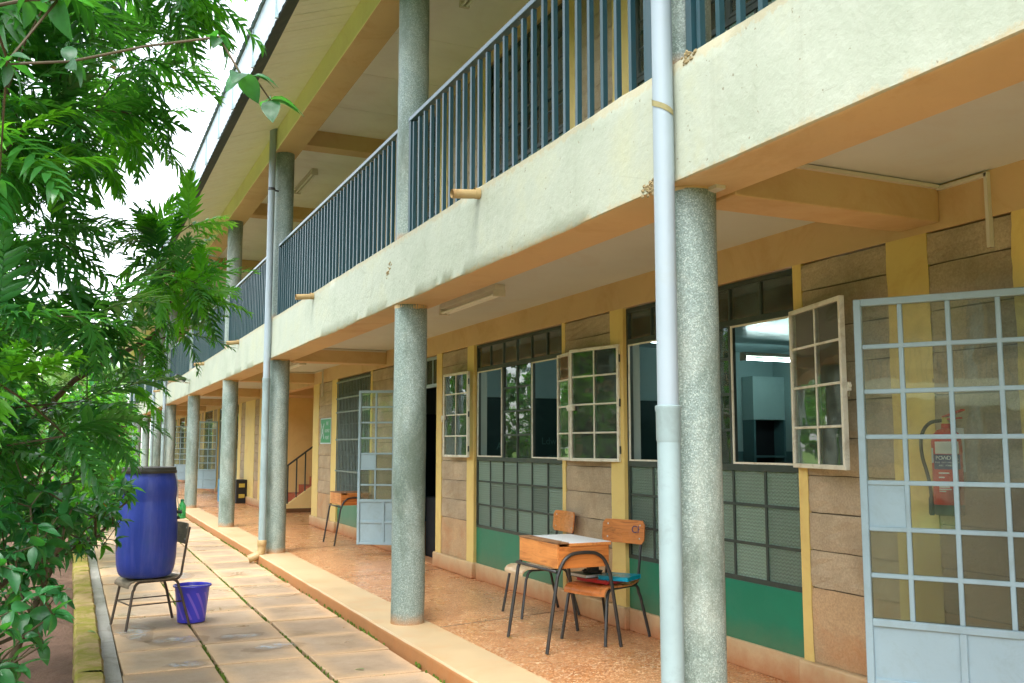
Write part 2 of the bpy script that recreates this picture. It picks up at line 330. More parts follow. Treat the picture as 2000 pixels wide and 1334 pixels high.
# ------------------------------------------------------------------ mesh helpers
class MB:
    def __init__(s): s.v = []; s.f = []; s.n = 0
    def add(s, v, f):
        b = s.n; s.v.extend([tuple(map(float, q)) for q in v]); s.f.extend([tuple(int(i)+b for i in q) for q in f]); s.n += len(v); return s
    def box(s, x0, y0, z0, x1, y1, z1):
        v = [(x, y, z) for z in (z0, z1) for y in (y0, y1) for x in (x0, x1)]
        return s.add(v, [(0, 2, 3, 1), (4, 5, 7, 6), (0, 1, 5, 4), (2, 6, 7, 3), (0, 4, 6, 2), (1, 3, 7, 5)])
    def bar(s, a, b, wx, wy, up=(0, 0, 1)):
        """rectangular bar from a to b, wx wide and wy thick"""
        a, b = Vector(a), Vector(b); d = (b-a).normalized(); u = Vector(up)
        if abs(d.dot(u)) > .98: u = Vector((0, 1, 0))
        p = d.cross(u).normalized()*wx/2; q = p.cross(d).normalized()*wy/2
        v = [c+sx*p+sy*q for c in (a, b) for sx, sy in ((-1, -1), (1, -1), (1, 1), (-1, 1))]
        return s.add(v, [(3, 2, 1, 0), (4, 5, 6, 7), (0, 1, 5, 4), (1, 2, 6, 5), (2, 3, 7, 6), (3, 0, 4, 7)])
    def tube(s, pts, r, n=8, cap=True):
        pts = [Vector(p) for p in pts]; k = len(pts); rr = r if hasattr(r, '__len__') else [r]*k
        ref = None; v = []
        for i, p in enumerate(pts):
            d = (pts[min(i+1, k-1)]-pts[max(i-1, 0)])
            d = d.normalized() if d.length > 1e-9 else Vector((0, 0, 1))
            if ref is None: ref = Vector((1, 0, 0)) if abs(d.x) < .8 else Vector((0, 1, 0))
            a = (ref-d*ref.dot(d)); a = a.normalized() if a.length > 1e-6 else d.orthogonal().normalized(); ref = a; b = d.cross(a)
            v += [p+rr[i]*(cos(2*pi*j/n)*a+sin(2*pi*j/n)*b) for j in range(n)]
        f = [(i*n+j, i*n+(j+1) % n, (i+1)*n+(j+1) % n, (i+1)*n+j) for i in range(k-1) for j in range(n)]
        if cap: f += [tuple(range(n))[::-1], tuple((k-1)*n+j for j in range(n))]
        return s.add(v, f)
    def lathe(s, prof, n=32, c=(0, 0, 0), cap=True):
        v = [(c[0]+r*cos(2*pi*j/n), c[1]+r*sin(2*pi*j/n), c[2]+z) for r, z in prof for j in range(n)]; k = len(prof)
        f = [(i*n+j, i*n+(j+1) % n, (i+1)*n+(j+1) % n, (i+1)*n+j) for i in range(k-1) for j in range(n)]
        if cap: f += [tuple(range(n))[::-1], tuple((k-1)*n+j for j in range(n))]
        return s.add(v, f)
    def prism(s, poly, z0, z1):
        n = len(poly); v = [(x, y, z0) for x, y in poly]+[(x, y, z1) for x, y in poly]
        return s.add(v, [tuple(range(n))[::-1], tuple(range(n, 2*n))]+[(i, (i+1) % n, n+(i+1) % n, n+i) for i in range(n)])
    def grid(s, P):
        """P: rows x cols x 3"""
        P = np.asarray(P); a, b = P.shape[:2]
        return s.add(P.reshape(-1, 3), [(i*b+j, i*b+j+1, (i+1)*b+j+1, (i+1)*b+j) for i in range(a-1) for j in range(b-1)])
    def xf(s, m):
        s.v = [tuple(m @ Vector(q)) for q in s.v]; return s
    def mesh(s, name, m, smooth=False):
        me = bpy.data.meshes.new(name); me.from_pydata(s.v, [], s.f)
        for q in (m if isinstance(m, (list, tuple)) else [m]): me.materials.append(M[q])
        if smooth: me.polygons.foreach_set('use_smooth', [True]*len(me.polygons))
        me.update(); return me
def link(name, data, parent=None, loc=(0, 0, 0), rot=(0, 0, 0)):
    o = bpy.data.objects.new(name, data); COL.objects.link(o); o.location = loc; o.rotation_euler = rot
    if parent is not None: o.parent = parent
    return o
def obj(name, mb, m, parent=None, bev=0, smooth=False, loc=(0, 0, 0), rot=(0, 0, 0), seg=2):
    o = link(name, mb.mesh(name, m, smooth), parent, loc, rot)
    if bev:
        b = o.modifiers.new('edge', 'BEVEL'); b.width = bev; b.segments = seg; b.limit_method = 'ANGLE'; b.angle_limit = R(40)
    if smooth: autosmooth(o)
    return o
def autosmooth(o):
    me = o.data; e = me.attributes.get('sharp_edge') or me.attributes.new('sharp_edge', 'BOOLEAN', 'EDGE')
    import bmesh
    bm = bmesh.new(); bm.from_mesh(me)
    vals = [len(q.link_faces) != 2 or q.calc_face_angle(0) > R(42) for q in bm.edges]; bm.free()
    me.attributes['sharp_edge'].data.foreach_set('value', vals)
def tag(o, label=None, cat=None, group=None, kind=None):
    for k, q in (('label', label), ('category', cat), ('group', group), ('kind', kind)):
        if q: o[k] = q
    return o
def thing(name, label, cat, loc=(0, 0, 0), rz=0, group=None):
    return tag(link(name, None, None, loc, (0, 0, rz)), label, cat, group)
def dup(root, loc, rz=0, label=None, z=None):
    m = {}
    def cp(o, par):
        c = o.copy(); COL.objects.link(c)
        if par is not None: c.parent = par
        for ch in o.children: cp(ch, c)
        return c
    r = cp(root, None); r.location = loc; r.rotation_euler = (0, 0, rz)
    if label: r['label'] = label
    return r
def txt(name, body, size, m, parent, mat4, align='CENTER', ex=.0006):
    c = bpy.data.curves.new(name, 'FONT'); c.body = body; c.size = size; c.align_x = align; c.align_y = 'CENTER'; c.extrude = ex
    c.materials.append(M[m]); c.resolution_u = 3
    o = bpy.data.objects.new(name, c); COL.objects.link(o)
    me = bpy.data.meshes.new_from_object(o); bpy.data.objects.remove(o); bpy.data.curves.remove(c)
    o = link(name, me, parent); o.matrix_local = mat4; return o
def frame_mat(origin, xa, ya):
    xa, ya = Vector(xa).normalized(), Vector(ya).normalized(); za = xa.cross(ya)
    m = Matrix((xa, ya, za)).transposed().to_4x4(); m.translation = origin; return m
def arc(c, r, a0, a1, ax, ay, n=6):
    c, ax, ay = Vector(c), Vector(ax), Vector(ay)
    return [c+r*(cos(a0+(a1-a0)*i/n)*ax+sin(a0+(a1-a0)*i/n)*ay) for i in range(n+1)]
def smoothpath(pts, it=2):
    P = [Vector(p) for p in pts]
    for _ in range(it):
        Q = [P[0]]
        for a, b in zip(P[:-1], P[1:]): Q += [a*.75+b*.25, a*.25+b*.75]
        P = Q+[P[-1]]
    return P
def noisy_line(y0, y1, step, amp, seed, corr=.25):
    r = np.random.default_rng(abs(seed)); n = max(2, int((y1-y0)/step)+1); y = np.linspace(y0, y1, n)
    k = max(2, int((y1-y0)/corr)+2); base = np.interp(y, np.linspace(y0, y1, k), r.normal(0, 1, k))
    return y, amp*(base*.7+r.normal(0, .5, n)*.5)

# ------------------------------------------------------------------ ground, path, kerb, veranda floor
YA, YB = -4.0, 49.0                       # ends of the building
def sheet(x0, y0, x1, y1, nx, ny, z, amp=0, seed=1, sc=.7):
    r = np.random.default_rng(seed); xs = np.linspace(x0, x1, nx); ys = np.linspace(y0, y1, ny)
    X, Y = np.meshgrid(xs, ys); Z = z+amp*(np.sin(X*3.1/sc+1)*np.sin(Y*2.3/sc)+.6*np.sin(X*7.7/sc+Y*5.1/sc))/1.6+amp*.35*r.normal(0, 1, X.shape)
    return MB().grid(np.stack([X, Y, Z], -1))
tag(obj('ground', MB().box(-400, -400, -.6, 400, 500, -.20), 'lawn'), 'rough green ground running out beyond the planting', 'ground', kind='structure')
tag(obj('planting_bed', sheet(-7.5, -4, -2.372, 60, 60, 500, -.13, .02, 3), 'soil', smooth=True), 'bare brown soil bed under the trees and shrubs', 'soil bed', kind='structure')
path = tag(obj('path', MB().box(-2.2, YA, -.4, -.2, 70, -.128), 'joint_dirt'), 'slab path with mossy joints along the veranda', 'path', kind='structure')
SX = [(-2.083, -1.503), (-1.479, -.873), (-.849, -.254)]
sl_mesh = []
for (x0, x1) in SX:
    for k in range(3):
        hx, hy = (x1-x0)/2-.003, .358; r = np.random.default_rng(int(k*7+abs(x0)*10)); J = lambda: float(r.normal(0, .004))
        p = [(-hx+J(), -hy+J()), (hx+J(), -hy+J()), (hx+J(), hy+J()), (-hx+J(), hy+J())]
        sl_mesh.append(MB().prism(p, -.04, 0).mesh('paving_slab', 'slab'))
for ci, (x0, x1) in enumerate(SX):
    for k in range(-6, 62):
        yc = 6.165+.738*(k+.5)+(.0, .03, .045)[ci]+random.gauss(0, .008)
        o = link('paving_slab', sl_mesh[ci*3+k % 3], path, ((x0+x1)/2, yc, -.1+random.gauss(0, .0025)), (random.gauss(0, .004), random.gauss(0, .004), random.gauss(0, .004)))
        if yc < 16:
            b = o.modifiers.new('edge', 'BEVEL'); b.width = .007; b.segments = 2
# channel and mossy kerb between path and bed
ch = tag(obj('drain_channel', sheet(-2.195, YA, -2.09, 60, 5, 260, -.105, .003, 5, .3), 'channel', smooth=True), 'narrow grey concrete channel between path and mossy kerb', 'drain', kind='structure')
kb = tag(link('kerb', None), 'mossy concrete kerb edging the planting bed', 'kerb', kind='structure')
y = YA
while y < 60:
    L = .9+random.uniform(-.02, .02); n = 10; J = np.random.default_rng(int(y*10)+99)
    P = []
    for i in range(n+1):
        t = y+.004+(L-.008)*i/n; j = J.normal(0, .004, 4)
        P.append([(-2.372+j[0], t, -.3), (-2.368+j[0], t, -.055+j[1]), (-2.350+j[0], t, -.036+j[1]), (-2.28, t, -.032+j[2]), (-2.212+j[3], t, -.036+j[2]), (-2.198+j[3], t, -.052+j[2]), (-2.196+j[3], t, -.3)])
    obj('kerb_block', MB().grid(P), 'mosskerb', kb, smooth=True); y += L
# moss in the joints: small cushions along each joint line
def moss_blob(mb, x, y, z, r, h):
    n = 6; a0 = random.random()*6
    v = [(x+r*(.6+.6*random.random())*cos(a0+i*2*pi/n), y+1.7*r*(.6+.6*random.random())*sin(a0+i*2*pi/n), z) for i in range(n)]
    v += [(x+(q[0]-x)*.55, y+(q[1]-y)*.55, z+h*(.6+.6*random.random())) for q in v]; v.append((x, y, z+h))
    mb.add(v, [(i, (i+1) % n, n+(i+1) % n, n+i) for i in range(n)]+[(n+i, n+(i+1) % n, 2*n) for i in range(n)])
mm = MB()
pn = [random.random() for _ in range(400)]
for xj, wd in ((-1.491, 1.), (-.861, 1.1), (-.247, .9)):
    yy = 2.
    while yy < 26:
        q = .5+.5*sin(yy*1.9+xj*7)+.4*sin(yy*5.3+xj)
        if random.random() < (.12+.4*q): moss_blob(mm, xj+random.gauss(0, .006), yy, -.122 if xj < -.3 else -.108, random.uniform(.006, .016)*wd, random.uniform(.012, .024))
        yy += random.uniform(.012, .03)
for _ in range(260):
    k = random.randint(-4, 16); ci = random.choice((0, 1, 2)); moss_blob(mm, random.uniform(*SX[ci]), 6.165+.738*k+(.0, .03, .045)[ci], -.124, random.uniform(.005, .01), random.uniform(.01, .022))
tag(obj('moss', mm, 'moss', smooth=True), 'green moss growing along the joints of the slab path', 'moss', kind='stuff')

floor = tag(obj('floor', MB().box(.165, YA, -.3, 1.6, YB, 0), 'terrazzo'), 'speckled orange terrazzo floor of the veranda', 'floor', kind='structure')
yv, jv = noisy_line(YA, YB, .15, .004, 11)
P = [[(-.236+j, t, -.3), (-.236+j, t, -.03), (-.234+j, t, -.008), (-.224+j, t, .003), (-.1, t, .004), (.167, t, .004), (.167, t, -.1)] for t, j in zip(yv, jv)]
fb = obj('floor_border', MB().grid(P), ['border', 'kerbface'], floor, smooth=True)
fb.data.polygons.foreach_set('material_index', [1 if i % 6 < 2 else 0 for i in range(len(fb.data.polygons))])
for k in range(-1, 16):
    yj = 7.12+k*3.0
    obj('floor_joint', MB().bar((.17, yj-.06, .001), (1.40, yj+.22, .001), .008, .003), 'mortar', floor)

# ------------------------------------------------------------------ school building
B = thing('school_building', 'long two storey school block with round terrazzo columns and blue railings', 'building')
WX, DX = 1.42, 1.57
CY = [-.9, 3.487, 7.328, 12.743, 17.063, 22.519, 27.982, 32.287, 37.6, 42.4, 47.6]
UP = 2.97
def col_mesh(h, r0, seed):
    r = np.random.default_rng(seed); n = 40; P = []
    for z in np.linspace(0, h, 14):
        dx, dy = r.normal(0, .0012, 2); P.append([(dx+(r0+r.normal(0, .0004))*cos(a), dy+r0*sin(a), z) for a in np.linspace(0, 2*pi, n+1)])
    return MB().grid(P).mesh('column', 'column', True)
cm = [col_mesh(2.506, .131, s) for s in (1, 2, 3)]; cu = [col_mesh(2.28, .126, s) for s in (4, 5, 6)]
for i, yc in enumerate(CY):
    link('column', cm[i % 3], B, (0, yc, 0), (0, 0, i*1.3)); link('column', cu[i % 3], B, (0, yc, 3.02), (0, 0, i*2.1))
    # ragged paint collar under the beam
    P = []; r = np.random.default_rng(i+50); ph = r.uniform(0, 6.3, 4)
    dd = lambda a: .006+.022*max(0, .5+.6*sin(a+ph[0])+.35*sin(2*a+ph[1])+.2*sin(5*a+ph[2])+.1*sin(11*a+ph[3]))
    for z in (0, 1):
        P.append([((.1325)*cos(a), (.1325)*sin(a), 2.502 if z else 2.499-dd(a)) for a in np.linspace(0, 2*pi, 121)])
    obj('paint_collar', MB().grid(P), 'orange', B, loc=(0, yc, 0))
# front beam of the gallery: rough plaster, edges a little uneven
def beam(name, y0, y1, x0, x1, z0, z1, seed, m, amp=.006, step=.1):
    r = [noisy_line(y0, y1, step, amp, seed+i, .5)[1] for i in range(6)]; yv = noisy_line(y0, y1, step, amp, seed)[0]
    fz = np.linspace(.02, .98, 7); P = []
    rr = np.random.default_rng(seed)
    for i, t in enumerate(yv):
        row = [(x1, t, z1), (x0+.03, t, z1+r[0][i]), (x0+.008+abs(r[1][i]), t, z1-.004+r[0][i])]
        row += [(x0+.35*r[2][i]*sin(q*5)+rr.normal(0, .0008), t, z1+(z0-z1)*q) for q in fz]
        row += [(x0+.006+abs(r[3][i])*.7, t, z0+.003+r[4][i]), (x0+.03, t, z0+r[4][i]*.6), (x1, t, z0), (x1, t, z1)]
        P.append(row)
    mb = MB().grid(P); o = obj(name, mb, m, B, smooth=True)
    if len(m) == 2 and not isinstance(m, str):
        k = len(P[0])-1; o.data.polygons.foreach_set('material_index', [1 if i % k >= 10 else 0 for i in range(len(o.data.polygons))])
    return o
beam('front_beam', YA, YB, -.142, .172, 2.50, 3.036, 21, ['fascia', 'orange'])
beam('roof_beam', YA, YB, -.142, .172, 5.29, 5.60, 41, ['roofpaint', 'orange'], .003, .2)
obj('ceiling_slab', MB().box(.172, YA, 2.67, 1.6, YB, 2.95), 'ceil', B)
for k in range(44):
    obj('ceiling_panel', MB().box(.174, YA+k*1.2+.003, 5.64, 1.598, YA+k*1.2+1.195, 5.66), 'ceil_up', B)
obj('roof_deck', MB().box(-.14, YA, 5.70, 6.6, YB, 5.8), 'gutter_shade', B)
for i, yc in enumerate(CY):
    if i == 2: continue
    obj('cross_beam', MB().box(.172, yc-.13, 2.482, 1.418, yc+.13, 2.72), 'orange', B, bev=.008)
    obj('cross_beam', MB().box(.172, yc-.13, 5.42, 1.418, yc+.13, 5.70), 'orange', B, bev=.008)
obj('wall_beam', MB().box(WX-.002, YA, 2.447, DX, YB, 2.70), 'orange', B)
obj('wall_beam', MB().box(WX-.002, YA, 2.447+UP, DX, YB, 5.69), 'orange', B)
obj('gallery_floor', MB().box(.172, YA, 2.952, 1.42, YB, 3.0), 'border', B)
# eave: boarded soffit, gutter underside with its shade put into a dark colour, galvanised gutter, roof sheets
SB = MB(); Ls = Vector((-.142+.78, 0, .24)).length
sbm = MB().box(-.78, -.046, 0, -.142, .046, .012)
sbm.v = [(x, y, z+5.345+(x+.78)/.638*.235) for x, y, z in sbm.v]
sb_me = sbm.mesh('soffit_board', 'soffit'); rest = MB()
for k in range(int((YB-YA)/.1)):
    yy = YA+.05+k*.1
    if 5 < yy < 24: link('soffit_board', sb_me, B, (0, yy, random.gauss(0, .0008)))
    else: rest.add([(x, y+yy, z) for x, y, z in sbm.v], sbm.f)
tag(obj('soffit_boarding', rest, 'soffit', B), kind='stuff')
obj('gutter_underside', MB().add([(x, y, z) for y in (YA, YB) for x, z in ((-.93, 5.20), (-.785, 5.315), (-.785, 5.37), (-.93, 5.26))], [(0, 1, 2, 3), (7, 6, 5, 4), (0, 4, 5, 1), (1, 5, 6, 2), (2, 6, 7, 3), (3, 7, 4, 0)]), 'gutter_shade', B)
yy = YA; k = 0
while yy < YB:
    L = 1.15+.1*(k % 3); z = .006*sin(k*2.2)
    mb = MB(); n = 24
    mb.grid([[(-.934-.004*(1+sin(t*38)), t, 5.205+z), (-.946-.004*(1+sin(t*38)), t, 5.30+z), (-.95, t, 5.57+z), (-.955, t, 5.60+z)] for t in np.linspace(yy+.006, yy+L-.006, n)])
    mb.box(-.962, yy+L-.03, 5.20, -.93, yy+L, 5.61)
    obj('gutter_sheet', mb, 'zinc', B, smooth=True); yy += L; k += 1
mb = MB(); rr = np.linspace(YA, YB, 700)
mb.grid([[(-.99, t, 5.61+.012*sin(t*32)), (3.0, t, 6.62+.012*sin(t*32)), (6.9, t, 5.72+.012*sin(t*32))] for t in rr])
obj('roof', mb, 'zinc', B, smooth=True)
obj('end_wall', MB().box(1.42, YA-.2, -.2, 6.6, YA, 5.8), 'cream', B); obj('end_wall', MB().box(1.42, YB, -.2, 6.6, YB+.2, 5.8), 'cream', B)
obj('back_wall', MB().box(6.4, YA, -.2, 6.6, YB, 5.8), 'cream', B)

# --- wall piers (yellow strips round courses of machine-cut stone)
stone_cache = {}
def stone(parent, y0, y1, z0, z1, m):
    key = (round(y1-y0, 2), round(z1-z0, 2), m, random.randint(0, 1))
    if key not in stone_cache:
        a, b = (y1-y0)/2, (z1-z0)/2; P = []; r = np.random.default_rng(len(stone_cache))
        n = 7
        for i in range(n):
            for_z = -b+2*b*i/(n-1); e = .004 if i in (0, n-1) else 0
            P.append([(e+r.normal(0, .0018), -a+2*a*j/7, for_z+(r.normal(0, .0015) if e else 0)) for j in range(8)])
        mb = MB().grid([[(p[0], -p[1], p[2]) for p in row] for row in P]); mb.box(.012, -a, -b+.001, .03, a, b-.001)
        stone_cache[key] = mb.mesh('stone_block', m)
    o = link('stone_block', stone_cache[key], parent, (WX+.004+random.gauss(0, .0015), (y0+y1)/2, (z0+z1)/2))
    return o
def ragged_strip(mb, y0, y1, z0, z1, lo, hi, seed):
    """yellow strip on the pier face; its edges lap unevenly over the stone"""
    zs, j = noisy_line(z0, z1, .05, .006, seed, .2); j2 = noisy_line(z0, z1, .05, .006, seed+5, .2)[1]; zs[-1] = z1
    P = [[(WX-.0005, y1+(jj if hi else 0), z), (WX-.0005, y0+(kk if lo else 0), z)] for z, jj, kk in zip(zs, j, j2)]
    mb.grid(P)
def pier(y0, y1, stones, dz=0, plinth=True, ztop=2.447):
    """stones: list of (ya, yb) stone panels; everything else of the face is yellow"""
    mb = MB(); jb = MB(); z0 = .165
    cur = y0
    for k, (a, b) in enumerate(stones+[(y1, y1)]):
        if a > cur+.001:
            mb.box(WX+.0005, cur, z0+dz, 1.497, a, ztop+dz); jb.box(1.4975, cur, z0+dz, DX, a, ztop+dz)
            ragged_strip(mb, cur-(.004 if k else 0), a+(.004 if k < len(stones) else 0), z0+dz, ztop+dz, k > 0, k < len(stones), int(cur*100)+int(dz))
        cur = b
    p = obj('wall_pier', mb, 'yellow', B)
    obj('inner_jamb', jb, 'jamb', p)
    core = MB()
    for a, b in stones: core.box(WX+.022, a, z0+dz, DX, b, ztop+dz-.004)
    obj('mortar_bed', core, 'mortar', p)
    for a, b in stones:
        zs = [z0, .58, .79, 1.0, 1.21, 1.42, 1.63, 1.84, 2.05, 2.28, 2.44]
        for i, (u, v) in enumerate(zip(zs[:-1], zs[1:])):
            stone(p, a+.001, b-.001, u+dz+.003, v+dz-.003, 'stone_low' if i == 0 and dz == 0 else 'stone')
    if plinth:
        obj('plinth', MB().box(WX-.03, y0-.02, dz+.0, DX, y1+.02, dz+.165), 'skirt', B, bev=.012)
# --- windows: transom row, two casements with a fixed light between, obscure glass below
def pane(parent, mesh_cache, w_, h_, m, loc, rot=(0, 0, 0)):
    k = (round(w_, 3), round(h_, 3), m)
    if k not in mesh_cache: mesh_cache[k] = MB().box(-.002, 0, 0, .002, w_, h_).mesh('pane', m)
    return link('pane', mesh_cache[k], parent, loc, rot)
PC = {}
def casement(parent, y_h, x_h, z0, wdt, h, d, m='case', label=None, gm='glass', latch=True):
    """leaf hinged at (x_h, y_h), pointing along d=(dx, dy)"""
    rz = math.atan2(-d[0], d[1]); t = .025; mb = MB()
    for a, b in ((0, t), (wdt/2-.007, wdt/2+.007), (wdt-t, wdt)): mb.box(-.014 if a in (0, wdt-t) else -.008, a, 0, .014 if a in (0, wdt-t) else .008, b, h)
    for i in range(5):
        z = h*i/4; a, b = (0, t) if i == 0 else ((h-t, h) if i == 4 else (z-.007, z+.007))
        mb.box(-.0135 if i in (0, 4) else -.0075, t-.001, a, .0135 if i in (0, 4) else .0075, wdt-t+.001, b)
    c = link('casement', mb.mesh('casement', m), parent, (x_h, y_h, z0), (0, 0, rz))
    bv = c.modifiers.new('edge', 'BEVEL'); bv.width = .002; bv.segments = 1
    Rm = Matrix.Rotation(rz, 4, 'Z')
    for i in range(2):
        for k in range(4):
            ya = t+.001 if i == 0 else wdt/2+.007; yb = wdt/2-.007 if i == 0 else wdt-t-.001
            za = k*h/4+(.007 if k else t); zb = (k+1)*h/4-(.007 if k < 3 else t)
            p = pane(parent, PC, yb-ya, zb-za, gm, Vector((x_h, y_h, z0))+Rm @ Vector((0, ya, za)), (0, random.gauss(0, .003), rz+random.gauss(0, .004)))
    if latch:
        mb = MB(); mb.box(-.03, wdt-.075, h*.45, -.013, wdt+.012, h*.5); mb.box(-.024, wdt-.06, h*.47, -.018, wdt+.03, h*.485); mb.tube([(-.034, wdt-.05, h*.49), (-.05, wdt-.05, h*.46), (-.045, wdt-.05, h*.42)], .004, 5)
        link('latch', mb.mesh('latch', m), parent, (x_h, y_h, z0), (0, 0, rz))
        mb = MB()
        for z in (.1, .5, .88): mb.tube([(0, 0, h*z-.03), (0, 0, h*z+.03)], .009, 6)
        link('hinge', mb.mesh('hinge', 'frame'), parent, (x_h, y_h, z0), (0, 0, rz))
def window(y0, y1, dz=0, open_hi=None, open_lo=None, detail=True, lower_rows=3, zb=.53, low='obscure'):
    FX = 1.466; W_ = y1-y0; mb = MB(); t = .03
    zt, zm, ze = 2.41, 2.18, 1.25
    yc = [y0+t+(W_-2*t)*i/6 for i in range(7)]
    fr = lambda a, b, c, d, e=.0: mb.box(FX-.016-e, a, c+dz, FX+.022+e, b, d+dz)
    fr(y0, y0+t, zb, zt+.03); fr(y1-t, y1, zb, zt+.03); fr(y0+t, y1-t, zt, zt+.03, -.001); fr(y0+t, y1-t, zm-.02, zm+.018, .004); fr(y0+t, y1-t, ze-.028, ze+.012, .005); fr(y0+t, y1-t, zb, zb+.03, -.001)
    for i in range(1, 6):
        fr(yc[i]-.009, yc[i]+.009, zm+.018, zt, -.004); fr(yc[i]-.009, yc[i]+.009, zb+.03, ze-.028, -.004)
    for i in (2, 4): fr(yc[i]-.017, yc[i]+.017, ze+.012, zm-.02, -.002)
    fr(yc[3]-.009, yc[3]+.009, ze+.012, zm-.02, -.004)
    for k in range(1, 4):
        z = ze+(zm-ze)*k/4; fr(yc[2]+.017, yc[4]-.017, z-.009, z+.009, -.005)
    for k in range(1, lower_rows):
        z = zb+(ze-zb)*k/lower_rows; fr(y0+t, y1-t, z-.009, z+.009, -.005)
    wn = obj('window', mb, 'frame', B)
    for i in range(6):
        a, b = yc[i]+(.009 if i else 0), yc[i+1]-(.009 if i < 5 else 0)
        pane(wn, PC, b-a, zt-zm-.018, 'glass', (FX, a, zm+.018+dz))
        for k in range(lower_rows):
            za = zb+(ze-zb)*k/lower_rows+(.009 if k else .03); zz = zb+(ze-zb)*(k+1)/lower_rows-(.009 if k < lower_rows-1 else .028)
            pane(wn, PC, b-a, zz-za, low, (FX, a, za+dz), (0, random.gauss(0, .004), random.gauss(0, .004)))
    for i in (2, 3):
        for k in range(4):
            za = ze+(zm-ze)*k/4+(.009 if k else .012); zz = ze+(zm-ze)*(k+1)/4-(.009 if k < 3 else .02)
            a = yc[i]+(.017 if i == 2 else .009); b = yc[i+1]-(.017 if i == 3 else .009)
            pane(wn, PC, b-a, zz-za, 'dusty' if (k < 2 or i == 3) else 'glass', (FX, a, za+dz), (0, random.gauss(0, .003), random.gauss(0, .003)))
    for (a, b, side, op) in ((yc[4]+.018, y1-t-.002, 1, open_hi), (y0+t+.002, yc[2]-.018, -1, open_lo)):
        st = MB(); e = .012
        st.box(FX-.022, a, ze+.014+dz, FX-.012, a+e, zm-.022+dz); st.box(FX-.022, b-e, ze+.014+dz, FX-.012, b, zm-.022+dz); st.box(FX-.021, a+e, ze+.014+dz, FX-.013, b-e, ze+.026+dz); st.box(FX-.021, a+e, zm-.034+dz, FX-.013, b-e, zm-.022+dz)
        obj('casement_stop', st, 'case' if op else 'frame', wn)
        if op: casement(wn, op[1], op[0], ze+.004+dz, op[4], zm-ze-.014, (op[2], op[3]))
        else: casement(wn, b-.001 if side > 0 else a+.001, FX-.012, ze+.016+dz, b-a-.002, zm-ze-.04, (0, -1 if side > 0 else 1), 'frame', latch=False)
    obj('sill_panel', MB().box(1.452, y0, .16+dz, DX-.002, y1, zb+dz-.001), 'green', B, bev=.002)
    obj('skirting', MB().box(1.432, y0+.021, 0+dz, DX-.004, y1-.021, .162+dz), 'skirt', B, bev=.006)
    return wn
# --- doors: lintel light, frame, and a steel leaf folded back
def door_leaf(y_h, x_h, d, wdt, h, label=None, nc=4, zo=0):
    rz = math.atan2(-d[0], d[1]); mb = MB(); t = .034; Lf = .55; cw = wdt/nc
    ft = lambda a, b, c, e, th: mb.box(-th, a, c, th, b, e)
    ft(0, t, .02, h, .02); ft(wdt-t, wdt, .02, h, .02); ft(t, wdt-t, .02, .055, .019); ft(t, wdt-t, h-t, h, .019); ft(t, wdt-t, Lf, Lf+t, .019)
    for i in range(1, nc): ft(cw*i-.011, cw*i+.011, Lf+t, h-t, .012)
    for k in range(1, 7):
        z = Lf+t/2+(h-Lf-t)*k/7; ft(t, wdt-t, z-.011, z+.011, .0125)
    ft(wdt/2-.016, wdt/2+.016, .055, Lf, .016); ft(t, wdt-t, .285, .315, .0155)
    dr = link('door', mb.mesh('door', 'door'), B, (x_h, y_h, zo), (0, 0, rz))
    b = dr.modifiers.new('edge', 'BEVEL'); b.width = .003; b.segments = 1
    for i in range(2):
        for k in range(2):
            z0, z1 = (.055, .285) if k == 0 else (.315, Lf); a, c = (t, wdt/2-.016) if i == 0 else (wdt/2+.016, wdt-t)
            o = obj('panel', MB().box(-.004, a, z0, .004, c, z1), 'door', dr)
    for i in range(nc):
        for k in range(7):
            a = cw*i+(.011 if i else t); c = cw*(i+1)-(.011 if i < nc-1 else t)
            za = Lf+t/2+(h-Lf-t)*k/7+(.011 if k else t/2); zb = Lf+t/2+(h-Lf-t)*(k+1)/7-(.011 if k < 6 else t/2)
            solid = (i == nc-1 and k == 2)
            o = pane(dr, PC, c-a, zb-za, 'door' if solid else ('obscured' if k < 2 or (k == 2 and i < 2) else 'glass'), (-.003 if solid else 0, a, za), (0, random.gauss(0, .0025), random.gauss(0, .0025)))
            if solid: o.name = 'panel'
    mb = MB(); mb.tube([(-.05, wdt-.03, 1.0), (-.05, wdt-.03, 1.14)], .007, 6); mb.bar((-.05, wdt-.03, 1.01), (-.015, wdt-.03, 1.01), .012, .012); mb.bar((-.05, wdt-.03, 1.13), (-.015, wdt-.03, 1.13), .012, .012)
    if label is None: obj('handle', mb, 'black', dr)
    return dr
def doorway(y0, y1, leaf=None):
    mb = MB(); t = .045; F0, F1 = 1.462, 1.51
    for a, b in ((y0, y0+t), (y1-t, y1)): mb.box(F0, a, 0, F1, b, 2.44)
    mb.box(F0+.001, y0+t, 2.075, F1-.001, y1-t, 2.115); mb.box(F0+.001, y0+t, 2.405, F1-.001, y1-t, 2.44)
    n = 4
    for i in range(1, n): yy = y0+t+(y1-y0-2*t)*i/n; mb.box(F0+.006, yy-.01, 2.115, F1-.012, yy+.01, 2.405)
    f = obj('door_frame', mb, 'door', B)
    for i in range(n):
        a = y0+t+(y1-y0-2*t)*i/n+.01; pane(f, PC, (y1-y0-2*t)/n-.02, .29, 'obscured', (1.48, a, 2.115))
    obj('threshold', MB().box(1.40, y0, -.05, 1.62, y1, .018), 'skirt', B, bev=.006)

